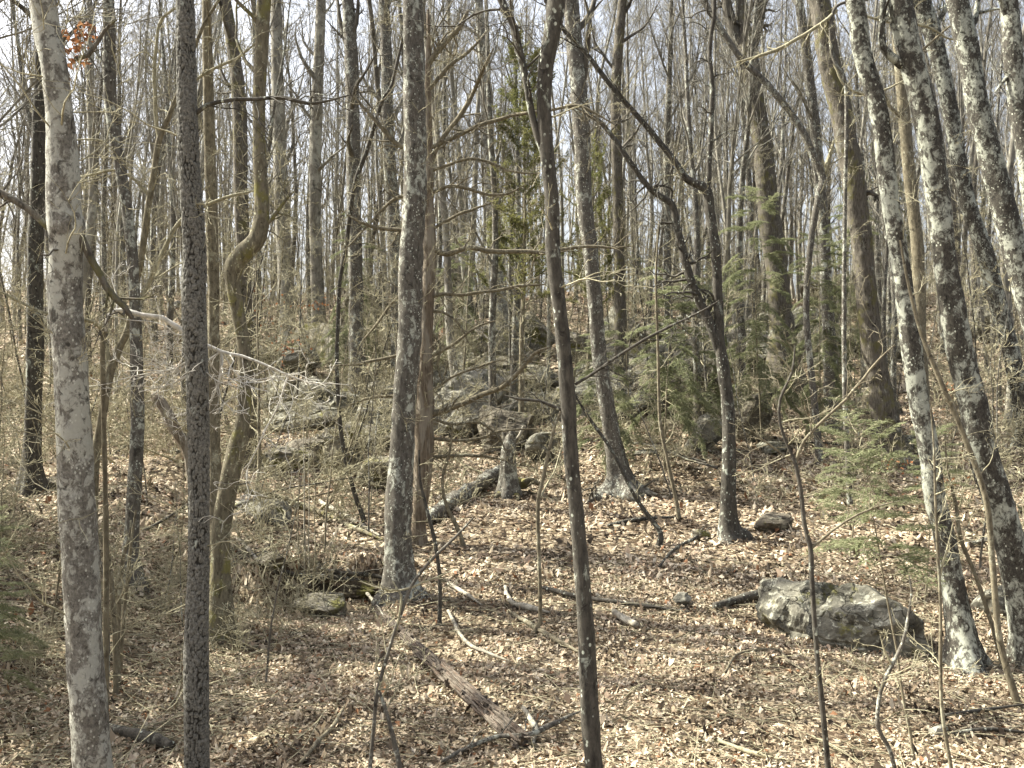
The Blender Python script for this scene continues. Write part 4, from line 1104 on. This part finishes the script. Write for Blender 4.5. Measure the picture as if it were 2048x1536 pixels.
rock((930, 820, 1060, 905), 'rock_dark', 'dark shaded ledge rock under the pale outcrop', 0.8, -0.2, (0, 0.1), 'outcrop', 5, 12, rough=0.08)
rock((716, 796, 786, 866), 'rock_pale', 'pale upright rock left of the tall central trunk', 0.8)
rock((640, 862, 736, 944), 'rock_moss', 'mossy green slab tilted on the slope left of the tall central trunk', 0.8, 0.3, (0.2, -0.35), res=5)
rock((716, 915, 800, 985), 'rock_moss', 'moss covered rock low behind the foot of the tall central trunk', 0.9, 0.1, res=5)
rock((918, 712, 1046, 762), 'rock_moss', 'flat topped rock with moss patches above the pale outcrop', 0.8, res=5)
rock((1052, 866, 1118, 928), 'rock', 'grey block behind the broken stump', 0.9)
rock((1374, 830, 1446, 910), 'rock_pale', 'pale faced rock left of the forked tree trunk', 0.9, 0.5)
rock((1450, 792, 1530, 886), 'rock_dark', 'dark rock right behind the forked tree trunk', 0.9, 0.4)
rock((1262, 745, 1440, 835), 'rock_dark', 'long dark overhanging ledge under the low hemlock', 0.6, 0.0, (-0.25, 0.0), 'outcrop', 5, 12, rough=0.08)
rock((1496, 683, 1546, 734), 'rock_pale', 'whitish rounded rock right of the forked tree on the upper slope', 0.9)
rock((1330, 572, 1440, 622), 'rock_pale', 'broad pale rock on the ridge left of the forked tree stem', 0.8)
rock((1452, 570, 1546, 640), 'rock', 'grey ledge rock on the ridge right of the forked tree stem', 0.8)
rock((1380, 640, 1470, 720), 'rock_pale', 'weathered pale ledge below the ridge beside the forked tree', 0.8)
rock((1950, 612, 2012, 690), 'rock', 'tall grey boulder between the lichen trunks near the right edge', 0.9)
rock((1560, 640, 1660, 710), 'rock', 'grey ledge rock half hidden behind the broad hemlock', 0.9)
rock((1630, 690, 1690, 742), 'rock_moss', 'mossy block left of the stout leaning oak', 0.9)
rock((1750, 660, 1822, 722), 'rock', 'rough grey rock right of the stout leaning oak', 0.9)
rock((866, 520, 946, 668), 'rock_dark', 'dark brown rock mass on the upper slope behind the cedar snag', 0.9, 0.4, (0.1, 0.1), 'outcrop', 5, 14, rough=0.1)
rock((690, 560, 800, 706), 'rock_dark', 'dark brown crag behind the hemlock left of the tall central trunk', 0.8, 0.2, (0.1, -0.1), 'outcrop', 5, 14, rough=0.1)
rock((600, 690, 652, 734), 'rock_pale', 'pale rock on the slope right of the crooked tree', 0.9)
rock((494, 1004, 578, 1052), 'rock_pale', 'pale grey rounded rock in the leaves right of the crooked tree', 0.8)
rock((520, 745, 600, 830), 'rock', 'grey rock face right of the crooked tree at mid slope', 0.8)
rock((560, 880, 650, 925), 'rock_dark', 'dark flat rock in the brush right of the crooked tree', 0.8)
rock((585, 1162, 785, 1204), 'soil', 'dark root bound earth edge of the leafy bank left of the tall central trunk', 0.35, 0.08, (0, 0.02), 'bank_edge', 5, 8, rough=0.09)
rock((590, 1196, 690, 1240), 'rock_moss', 'flat mossy stone in the dark hollow under the bank edge', 0.8)
rock((1700, 770, 1800, 835), 'rock_dark', 'dark rock behind the foot of the stout leaning oak', 0.8)
rock((1385, 1060, 1420, 1082), 'rock_moss', 'small mossy stone in front of the forked tree foot', 0.9)
rock((340, 600, 372, 618), 'rock_pale', 'small pale stone on the far left slope', 0.9)
rock((960, 575, 1040, 640), 'rock_dark', 'dark rock just left of the slim dark tree below the ridge', 0.8)
rock((1060, 735, 1120, 790), 'rock', 'grey rock behind the slim dark tree at mid slope', 0.8)
rock((1180, 690, 1250, 745), 'rock_pale', 'pale rock at the left end of the hemlock ledge', 0.8)
LEDGE = [(530, 840), (640, 815), (760, 800), (880, 790), (1000, 790), (1080, 800), (1200, 775), (1300, 770), (1420, 740), (1540, 705), (1660, 690), (1780, 690)]
for k, (px, py, w, h, mt) in enumerate([(610, 862, 190, 62, 'rock'), (700, 905, 170, 58, 'rock_moss'), (760, 830, 150, 66, 'rock_pale'), (930, 842, 210, 74, 'rock'), (1010, 790, 190, 60, 'rock_moss'), (1070, 850, 150, 56, 'rock'),
        (1230, 800, 200, 60, 'rock'), (1360, 770, 190, 62, 'rock_moss'), (1480, 740, 170, 58, 'rock'), (1600, 725, 180, 56, 'rock_pale'), (560, 940, 150, 44, 'rock_moss'), (1440, 640, 200, 54, 'rock_pale'), (830, 760, 170, 56, 'rock_moss'), (1290, 690, 160, 48, 'rock')]):
    o = rock((px - w / 2, py - h, px + w / 2, py), mt, '', R.uniform(0.55, 0.8), R.gauss(0, .2), (R.gauss(0.05, .08), R.gauss(0, .12)), 'outcrop', 5, 12, 0.4, 0.10, 'broken ledges across the middle of the slope')
    pend(o, {'rock': 'grey', 'rock_moss': 'mossy', 'rock_pale': 'pale', 'rock_dark': 'dark'}[mt] + ' long ledge rock')
for k in range(52):
    i = R.randrange(len(LEDGE) - 1); f = R.random()
    px = LEDGE[i][0] * (1 - f) + LEDGE[i + 1][0] * f; py = LEDGE[i][1] * (1 - f) + LEDGE[i + 1][1] * f + R.choice([0, 0, R.uniform(-90, -30), R.uniform(20, 60)]) + R.gauss(0, 18)
    w = R.uniform(60, 170); h = w * R.uniform(0.32, 0.62); mt = R.choice(['rock', 'rock', 'rock_moss', 'rock_pale', 'rock_moss', 'rock_dark'])
    o = rock((px - w / 2, py - h * 0.8, px + w / 2, py + h * 0.2), mt, '', R.uniform(0.7, 1.1), R.gauss(0, .4), (R.gauss(0.08, .12), R.gauss(0, .22)), 'outcrop', 4, 10, 0.4, 0.08, 'broken ledges across the middle of the slope')
    pend(o, {'rock': 'grey', 'rock_moss': 'mossy', 'rock_pale': 'pale', 'rock_dark': 'dark'}[mt] + ' ledge rock')
for k in range(42):
    while True:
        y = R.uniform(15, 46); x = R.uniform(-0.5, 0.54) * y
        if clear(x, y): break
    s = R.uniform(0.12, 0.5) * (0.6 + y / 50)
    g = rock_mesh(s, s * R.uniform(.6, 1), s * R.uniform(0.4, 0.75), 'rock', 500 + k, 8, 3, 0.07)
    mt = R.choice(['rock', 'rock', 'rock_pale', 'rock_dark', 'rock_moss']); o = g.build('rock', M[mt], smooth=False); o.location = (x, y, gz(x, y) + s * 0.12); o.rotation_euler = (0, 0, R.uniform(0, 6))
    tag(o, None, 'rock', 'loose rocks on the slope'); pend(o, {'rock': 'grey', 'rock_moss': 'mossy', 'rock_pale': 'pale', 'rock_dark': 'dark'}[mt] + ' loose rock')

# ------------------------------------------------------------------ logs, stump, sticks
def stick(path, mat, label, name='fallen_branch', lift=0.045, cat='branch', group=None, ext=0.0, sides=8, end=0.4, twigs=0, heights=None):
    rows = []
    for k, (x, y, w) in enumerate(path):
        if heights and heights[k]:
            b = hit(x, y); Y = b[1] - heights[k] * 1.0; p = at(x, y, Y)
        else:
            p = hit(x, y); Y = p[1]
            p = p + np.array([0, 0, lift + w / 2 / F * Y * 0.6])
        rows.append((*p, w / 2 / F * Y))
    rows = np.array(rows); rows[-1, 3] *= end
    Q = resample(rows, 0.06)
    rg = Q[:, 3] * 0.25
    Q[:, 0] += rg * fbm(np.arange(len(Q)) * 0.35, Q[:, 1], seed=R.randint(0, 99), oct=2); Q[:, 2] += 0.3 * rg * fbm(np.arange(len(Q)) * 0.35, Q[:, 1], seed=R.randint(0, 99), oct=2)
    th = np.arange(sides) * 2 * math.pi / sides
    dsp = Q[:, 3][:, None] * 0.22 * fbm(np.cos(th)[None, :] * 1.3 + 0 * Q[:, :1], np.sin(th)[None, :] * 1.3 + 0 * Q[:, :1], np.arange(len(Q))[:, None] * 0.25 + 0 * th[None, :], R.randint(0, 999), 3)
    org = rows[len(rows) // 2, :3].copy()
    g = Geo(); g.tube(Q[:, :3], Q[:, 3], sides, dsp, cap=True)
    if twigs:
        br = []
        for _ in range(twigs):
            i = R.randint(1, len(Q) - 2)
            d = unit(tuple(Q[i + 1, :3] - Q[i - 1, :3])); sd = side_dir(d, R.uniform(35, 70), R)
            grow(br, tuple(Q[i, :3]), (sd[0], sd[1], abs(sd[2]) * 0.5), R.uniform(0.2, 0.7), Q[i, 3] * 0.45, 1, R, 0.0, 0.2, (0, 3), 0.5, seg=0.12)
        tubes(g, br)
    o = g.build(name, M[mat], None, org)
    return tag(o, label, cat, group)

S = stick
S([(850, 1052, 22), (900, 1018, 28), (950, 988, 28), (985, 962, 26), (1008, 948, 22)], 'grey', 'mossy grey log leaning down left from the broken stump', 'fallen_log', cat='log', sides=12, end=0.9)
S([(1085, 1183, 7), (1110, 1190, 10), (1160, 1203, 9), (1230, 1212, 9), (1300, 1222, 8), (1380, 1232, 6)], 'dark', 'long dark fallen branch lying level behind the slim dark tree', twigs=4)
S([(1228, 1236, 15), (1250, 1250, 15), (1274, 1262, 14)], 'bleached', 'short chunky pale piece of log lying right of the slim dark tree', 'fallen_log', cat='log', sides=10, end=0.9)
S([(1010, 1180, 6), (1014, 1200, 9), (1028, 1216, 10), (1060, 1226, 12), (1100, 1234, 8)], 'bleached', 'curled pale broken branch in the leaves below the stump clearing')
S([(1016, 1230, 7), (1050, 1252, 9), (1100, 1282, 11), (1160, 1316, 10)], 'stem', 'thick pole slanting down right to the slim dark tree', 'fallen_branch')
S([(896, 1230, 7), (930, 1291, 8), (975, 1315, 7), (1022, 1332, 5)], 'bleached', 'curved pale stick lying right of the rotting log')
S([(898, 1176, 9), (930, 1195, 9), (964, 1218, 7)], 'bleached', 'short pale stick near the foot of the tall central trunk')
S([(885, 1535, 8), (927, 1500, 9), (992, 1474, 9), (1057, 1469, 10), (1111, 1445, 10), (1159, 1423, 8)], 'grey', 'grey branch propped across the lower end of the rotting log', heights=[0, .15, .3, .4, .4, .35], twigs=5)
S([(1048, 1416, 9), (1060, 1436, 11), (1072, 1456, 12), (1068, 1476, 11), (1066, 1500, 9)], 'bleached', 'knobbly pale broken branch standing at the lower end of the rotting log', heights=[.30, .25, .15, .06, 0])
S([(1430, 1490, 7), (1470, 1506, 9), (1512, 1520, 9), (1567, 1533, 8)], 'twig', 'grey branch lying along the bottom edge at right', twigs=3)
S([(1450, 1353, 5), (1478, 1316, 6), (1553, 1308, 6), (1574, 1329, 6), (1608, 1349, 4)], 'stem', 'thin crooked stick in the leaves in front of the boulder')
S([(1430, 1222, 14), (1480, 1210, 20), (1534, 1200, 22)], 'dark', 'dark decayed log butting against the left end of the boulder', 'fallen_log', cat='log', sides=10, end=0.9)
S([(1590, 1262, 7), (1640, 1268, 8), (1680, 1280, 8), (1700, 1288, 6)], 'stem', 'brown stick lying along the front of the boulder')
S([(1440, 812, 10), (1500, 802, 11), (1570, 796, 11), (1650, 788, 10)], 'dark', 'long dark log lying level behind the forked tree', 'fallen_log', cat='log')
S([(1664, 846, 10), (1700, 838, 12), (1745, 828, 12)], 'mossy', 'mossy log lying left of the stout leaning oak', 'fallen_log', cat='log', sides=10)
S([(462, 982, 10), (500, 992, 14), (545, 1002, 14), (600, 1018, 13), (650, 1036, 12), (700, 1060, 11), (768, 1088, 10)], 'mossy', 'long mossy log running right from the crooked tree to the tall central trunk', 'fallen_log', cat='log', sides=10, twigs=6)
S([(640, 1010, 8), (700, 1045, 10), (760, 1080, 10)], 'bleached', 'pale sunlit pole beside the mossy log on the bank', twigs=2)
S([(1940, 1095, 8), (1985, 1085, 10), (2048, 1075, 12)], 'grey', 'grey branch on the slope at the right edge', twigs=3)
S([(1890, 1440, 6), (1960, 1432, 8), (2048, 1420, 9)], 'dark', 'dark pole in the lower right corner, upper of two')
S([(1905, 1478, 7), (1975, 1470, 9), (2060, 1478, 10)], 'dark', 'dark pole in the lower right corner, lower of two')
S([(1318, 1140, 5), (1350, 1105, 7), (1395, 1080, 7), (1405, 1062, 5)], 'dark', 'dark crooked branch in front of the forked tree foot', twigs=2)
S([(1215, 1058, 7), (1280, 1046, 9), (1360, 1040, 7)], 'dark', 'thin dark log across the clearing left of the forked tree')
S([(560, 808, 9), (610, 792, 11), (680, 760, 10), (735, 742, 8)], 'stem', 'slanting dead pole across the rocks right of the crooked tree', heights=[.2, .5, .8, .9])
S([(500, 790, 8), (560, 775, 10), (630, 770, 10), (700, 775, 8)], 'bleached', 'pale pole lying level on the rocks right of the crooked tree')
S([(210, 1465, 14), (260, 1482, 22), (310, 1496, 24), (345, 1508, 18)], 'dark', 'dark rotten log in the leaves between the pale trunk and the checkered trunk', 'fallen_log', cat='log', sides=10, end=0.9)
S([(600, 1540, 9), (640, 1490, 10), (668, 1462, 9), (690, 1420, 6)], 'stem', 'curved brown branch at the bottom left of the rotting log')
S([(250, 1180, 6), (300, 1225, 7), (370, 1215, 6)], 'stem', 'thin bowed twig lying behind the checkered bark tree')
S([(475, 1085, 7), (490, 1100, 8), (520, 1130, 7), (560, 1160, 5)], 'bleached', 'pale stick on the bank right of the crooked tree')
S([(560, 1160, 9), (610, 1168, 12), (670, 1172, 12), (720, 1178, 11), (775, 1190, 8)], 'dark', 'dark exposed root along the bank edge running to the tall central trunk', 'root', cat='root', twigs=6)
S([(640, 1150, 7), (690, 1160, 9), (740, 1165, 9), (785, 1172, 7)], 'dark', 'upper of two dark roots on the bank edge by the tall central trunk', 'root', cat='root', twigs=5)
S([(694, 1148, 6), (730, 1195, 8), (768, 1240, 8)], 'bleached', 'thin pole lying in line with the upper end of the rotting log')

# the leaning broken trunk behind the checkered tree
def snag():
    b = hit(385, 985); Y = b[1]
    rows = [(*at(x, y, Y), w / 2 / F * Y) for x, y, w in [(388, 1000, 24), (376, 908, 20), (355, 867, 20), (338, 835, 22), (326, 812, 20), (312, 796, 17), (303, 788, 8)]]
    g = Geo(); Q = resample(rows, 0.06); th = np.arange(12) * math.pi / 6
    g.tube(Q[:, :3], Q[:, 3], 12, Q[:, 3][:, None] * 0.3 * fbm(np.cos(th)[None, :] * 2 + 0 * Q[:, :1], np.sin(th)[None, :] * 2 + 0 * Q[:, :1], Q[:, 2:3] * 2 + 0 * th[None, :], 77, 3), cap=True)
    tag(g.build('broken_snag', M['cedar'], None, b), 'short leaning broken off tan trunk left of the checkered bark tree', 'snag')
snag()

def stump():
    b = hit(1020, 985); Y = b[1]
    t = thing('stump', tuple(b), 'broken grey tree stump with spreading roots left of the slim dark tree', 'stump')
    P, _ = trace([(1018, 990, 46), (1018, 965, 36), (1017, 930, 31), (1018, 895, 28), (1022, 875, 20), (1024, 862, 9)])
    trunk_mesh(P, M['grey'], 'furrow', 42, 22, 0.04, 0.45, 'trunk', t, b)
    for rt in ([(1030, 965, 26), (1045, 968, 22), (1062, 962, 15, -.2), (1082, 968, 7, -.4)], [(1012, 975, 22), (1000, 990, 18, -.3), (986, 998, 9, -.5)], [(1024, 978, 22), (1032, 992, 16, -.4), (1038, 1002, 6, -.7)]):
        rows = np.array([(*at(x, y, Y + (d[0] if d else 0)), w / 2 / F * Y) for x, y, w, *d in rt]); Q = resample(rows, 0.05)
        g = Geo(); g.tube(Q[:, :3], Q[:, 3], 10, cap=True); g.build('root', M['mossy'], t, b)
    for sp in ([(1010, 890, 9), (1006, 872, 6), (1004, 858, 2)], [(1030, 885, 9), (1040, 870, 7), (1046, 852, 3)]):
        rows = np.array([(*at(x, y, Y - 0.05), w / 2 / F * Y) for x, y, w in sp]); g = Geo(); g.tube(rows[:, :3], rows[:, 3], 7, cap=True); g.build('splinter', M['bleached'], t, b)
stump()

def rotting_log():
    a = hit(752, 1226); c = hit(1052, 1502)
    L = np.linalg.norm(c - a); mid = (a + c) / 2
    t = thing('rotting_log', tuple(mid), 'long rotting log split into weathered grey brown slats, slanting down the foreground', 'log')
    d = (c - a) / L
    xs_ = np.linspace(0, 1, 12); up = max(0.0, max(gz(*(a + (c - a) * f)[:2]) - (a + (c - a) * f)[2] for f in xs_) - 0.10); t.location.z += up
    t.rotation_euler = Vector(d).to_track_quat('X', 'Z').to_euler()
    rg = np.random.default_rng(5)
    def strip(x0, x1, th0, th1, r, thick, seed):
        n = max(6, int((x1 - x0) / 0.05)); xs = np.linspace(x0, x1, n)
        f = (xs + L / 2) / L
        R0 = r * (0.72 + 0.5 * f) * (1 + 0.10 * fbm(xs * 3, xs * 0, seed=seed, oct=3))
        ja = 0.10 * fbm(xs * 2.2, xs * 0 + 3, seed=seed + 2, oct=3); jb = 0.10 * fbm(xs * 2.5, xs * 0 + 9, seed=seed + 4, oct=3)
        V = []
        for ang, rr in ((th0 + ja, R0), (th0 * .5 + th1 * .5 + (ja + jb) / 2, R0 * 1.07), (th1 + jb, R0), (th1 + jb, R0 - thick), (th0 + ja, R0 - thick)):
            V.append(np.stack([xs, np.sin(ang) * rr, np.cos(ang) * rr + 0.03], 1))
        V = np.stack(V, 1); k = 5
        V[0] += rg.normal(0, 0.02, (k, 3)); V[-1] += rg.normal(0, 0.03, (k, 3))
        i = (np.arange(n - 1) * k)[:, None]; j = np.arange(k)[None, :]; jj = (np.arange(k) + 1)[None, :] % k
        q = np.stack([i + j, i + k + j, i + k + jj, i + jj], -1).reshape(-1, 4)
        e = (n - 1) * k
        g = Geo().add(V.reshape(-1, 3), q, [[0, 1, 2], [0, 2, 3], [0, 3, 4], [e + 2, e + 1, e], [e + 3, e + 2, e], [e + 4, e + 3, e]])
        g.build('wood_slat', M['rot'], t, (0, 0, 0), smooth=False)
    sd = 0
    for th in np.linspace(-1.35, 1.15, 9):
        x = -L / 2 + R.uniform(-0.05, 0.5)
        while x < L / 2 - 0.2:
            ln = R.uniform(0.8, 2.2); x1 = min(L / 2 + R.uniform(-0.1, 0.08), x + ln)
            w = 0.155 + R.uniform(-0.03, 0.03)
            if x1 - x > 0.25: strip(x, x1, th - w + R.gauss(0, .03), th + w - R.uniform(0.02, 0.09), 0.098 + R.uniform(-0.018, 0.014), R.uniform(0.02, 0.04), sd)
            sd += 11; x = x1 + R.uniform(0.02, 0.14)
    xs = np.linspace(-L / 2 + 0.1, L / 2 - 0.1, 30); g = Geo()
    g.tube(np.stack([xs, xs * 0, xs * 0 + 0.02], 1), 0.05 + 0.03 * (xs + L / 2) / L, 8, cap=True); g.build('heartwood', M['rot'], t)
rotting_log()

# ------------------------------------------------------------------ leaf litter
def leaf_template(seed, lob):
    rg = np.random.default_rng(seed)
    if lob:      # lobed oak leaf, centre fan
        k = 7; t = np.arange(k) / k * 2 * math.pi
        r = 0.5 * np.where(np.arange(k) % 2 == 0, 1.0, 0.58) * rg.uniform(0.8, 1.1, k)
        x, y = np.cos(t) * r, np.sin(t) * r * 0.72
        x = np.append(x, 0); y = np.append(y, 0)
        z = 0.75 * rg.uniform(0.4, 1.3) * (y ** 2) * 2 + rg.normal(0, 0.07, k + 1) + 0.5 * rg.uniform(-1, 1) * x ** 2
        tri = np.array([[k, i, (i + 1) % k] for i in range(k)])
    else:
        x = np.array([-0.5, -0.05, 0.5, -0.05]); y = np.array([0, -0.3, 0, 0.3]) * rg.uniform(0.7, 1.3); z = np.array([rg.uniform(0, .25), 0.0, rg.uniform(0, .25), rg.uniform(0, 0.15)])
        tri = np.array([[0, 1, 2], [0, 2, 3]])
    return np.stack([x, y, z], 1), tri

def litter(n, y0, y1, s0, s1, lob, name, label, margin=2.0, tilt=0.32):
    g = Geo()
    y = np.sqrt(G.uniform(y0 ** 2, y1 ** 2, n)) if y0 > 5 else G.uniform(y0, y1, n)
    x = G.uniform(-1, 1, n) * (0.54 * y + margin)
    z = ground(x, y)
    keep = np.ones(n, bool)
    bare = fbm(x * 0.9, y * 0.9, seed=31, oct=3)
    keep &= (bare < 0.42) | (G.random(n) < 0.42)
    x, y, z, bare = x[keep], y[keep], z[keep], bare[keep]; n = len(x)
    gx = (ground(x + .1, y) - ground(x - .1, y)) / .2; gy = (ground(x, y + .1) - ground(x, y - .1)) / .2
    tone = 0.57 + 0.28 * fbm(x * 0.9, y * 0.9, seed=44, oct=3) - 0.22 * np.clip(bare, 0, 1)
    a = G.uniform(0, 6.283, n); tl = np.abs(G.normal(0, tilt, n)); tl = np.where(G.random(n) < 0.12, G.uniform(0.5, 1.2, n), tl)
    ta = G.uniform(0, 6.283, n); sz = (s0 + (s1 - s0) * G.beta(1.3, 2.2, n)) * np.where(G.random(n) < 0.14, 1.6, 1.0)
    tint = np.clip(tone + G.normal(0, 0.30, n), 0, 0.96); tint = np.where(G.random(n) < 0.03, 1.0, tint)
    tmpl = [leaf_template(k + 3, lob) for k in range(7)]
    pick = G.integers(0, 7, n)
    for k, (v, t) in enumerate(tmpl):
        m = np.nonzero(pick == k)[0]; c = len(m)
        ca, sa = np.cos(a[m])[:, None], np.sin(a[m])[:, None]; s = sz[m][:, None]
        vx = (v[None, :, 0] * ca - v[None, :, 1] * sa) * s; vy = (v[None, :, 0] * sa + v[None, :, 1] * ca) * s
        vz = v[None, :, 2] * s * G.uniform(0.5, 1.5, (c, 1)) + np.tan(tl[m])[:, None] * (np.cos(ta[m])[:, None] * vx + np.sin(ta[m])[:, None] * vy)
        vz = vz + gx[m][:, None] * vx + gy[m][:, None] * vy
        lift = 0.01 + np.tan(np.minimum(tl[m], 1.0))[:, None] * s * 0.25 + G.uniform(0, 0.035, (c, 1))
        w = np.stack([vx + x[m][:, None], vy + y[m][:, None], vz + z[m][:, None] + lift], -1).reshape(-1, 3)
        kk = v.shape[0]
        tri = (t[None] + (np.arange(c) * kk)[:, None, None]).reshape(-1, 3)
        g.add(w, None, tri, np.repeat(tint[m], kk))
    tag(g.build(name, M['litter'], None, (0, 0, 0), smooth=False), label, None, None, 'stuff')
litter(104000, 7.2, 16.5, 0.035, 0.082, True, 'leaf_litter', 'dry tan oak leaves covering the near forest floor')
litter(85000, 16, 31, 0.065, 0.125, False, 'leaf_litter', 'dry leaves covering the middle of the slope')
litter(52000, 30, 68, 0.14, 0.24, False, 'leaf_litter', 'dry leaves covering the upper slope', 3.0)

def stick_litter(n, y0, y1, l0, l1, r0, label, cond=None, up=0.10):
    g = Geo()
    for _ in range(n):
        for _k in range(30):
            y = math.sqrt(R.uniform(y0 * y0, y1 * y1)); x = R.uniform(-0.56, 0.56) * y
            if cond is None or cond(x, y): break
        L = R.uniform(l0, l1); a = R.uniform(0, 6.283); z = gz(x, y) + 0.035
        d = (math.cos(a), math.sin(a), R.gauss(0, up)); p = (x, y, z); pts = [p]
        for i in range(3):
            d = unit((d[0] + R.gauss(0, .2), d[1] + R.gauss(0, .2), d[2] + R.gauss(0, .06)))
            p = (p[0] + d[0] * L / 3, p[1] + d[1] * L / 3, p[2] + d[2] * L / 3 + 0.0)
            zz = gz(p[0], p[1]) + 0.02
            if p[2] < zz: p = (p[0], p[1], zz)
            pts.append(p)
        r = r0 * R.uniform(0.5, 1.3)
        g.tube(pts, [r, r * .9, r * .7, r * .4], 3)
    tag(g.build('stick_litter', M['twig'], None), label, None, None, 'stuff')
stick_litter(3200, 7.5, 17, 0.15, 0.9, 0.006, 'thin fallen twigs strewn over the near leaves')
stick_litter(1600, 16, 40, 0.4, 2.0, 0.012, 'fallen twigs and sticks strewn over the slope', clear, 0.16)
stick_litter(1000, 8, 17, 0.3, 1.4, 0.006, 'brambly tangle of dead twigs on the left bank', lambda x, y: x < -3.0, 0.35)

# clinging rust coloured leaves
def rust_leaves(pts, spread, n, label, size=(0.05, 0.09), stem=True):
    p = np.asarray(pts, float); b = p.mean(0)
    g = Geo(); v, t = leaf_template(3, True); k = len(v)
    for i in range(n):
        c = p[R.randrange(len(p))] + G.normal(0, 1, 3) * np.array(spread)
        q = G.normal(0, 1, (3, 3)); q, _ = np.linalg.qr(q)
        g.add((v * R.uniform(*size)) @ q + c, None, t, np.full(k, R.random()))
    th = thing('leaf_cluster', tuple(b), label, 'leaves')
    tag(g.build('leaves', M['rust'], th, b, smooth=False), kind='stuff')
    br = []
    for q in p:
        grow(br, (q[0] - spread[0], q[1], q[2] - spread[2] * 1.5), (R.gauss(0, .4) + .3, R.gauss(0, .3), 1), spread[2] * 4, 0.006, 1, R, 0.05, 0.2, (0, 4), 0.6, seg=0.1)
    g = Geo(); tubes(g, br); tag(g.build('twigs', M['twig'], th, b), kind='stuff')
rust_leaves([at(140, 85, 8.4), at(165, 75, 8.5), at(155, 120, 8.4), at(180, 65, 8.5)], (.045, .05, .06), 70, 'clump of dead rust brown leaves hanging high beside the thick pale trunk')
rust_leaves([at(505, 620, 25), at(530, 600, 25), at(515, 645, 25)], (.22, .2, .22), 60, 'sprig of rust orange leaves just right of the crooked tree', (.08, .14))
rust_leaves([at(565, 690, 26), at(580, 680, 26), at(555, 715, 26)], (.22, .2, .18), 50, 'low sprig of rust orange leaves in the brush right of the crooked tree', (.08, .14))
rust_leaves([at(612, 610, 28), at(645, 605, 28)], (.25, .2, .10), 30, 'few rust orange leaves hanging left of the dark leaning stem', (.08, .14))
rust_leaves([at(1760, 925, 18), at(1800, 930, 18), at(1850, 960, 18), at(1895, 965, 18)], (.14, .2, .08), 46, 'rust red leaves low between the stout oak and the lichen trunk', (.06, .11))
rust_leaves([at(1902, 780, 17)], (.06, .1, .08), 14, 'small rust leaf tuft beside the thick right lichen trunk', (.06, .11))

settle_labels()
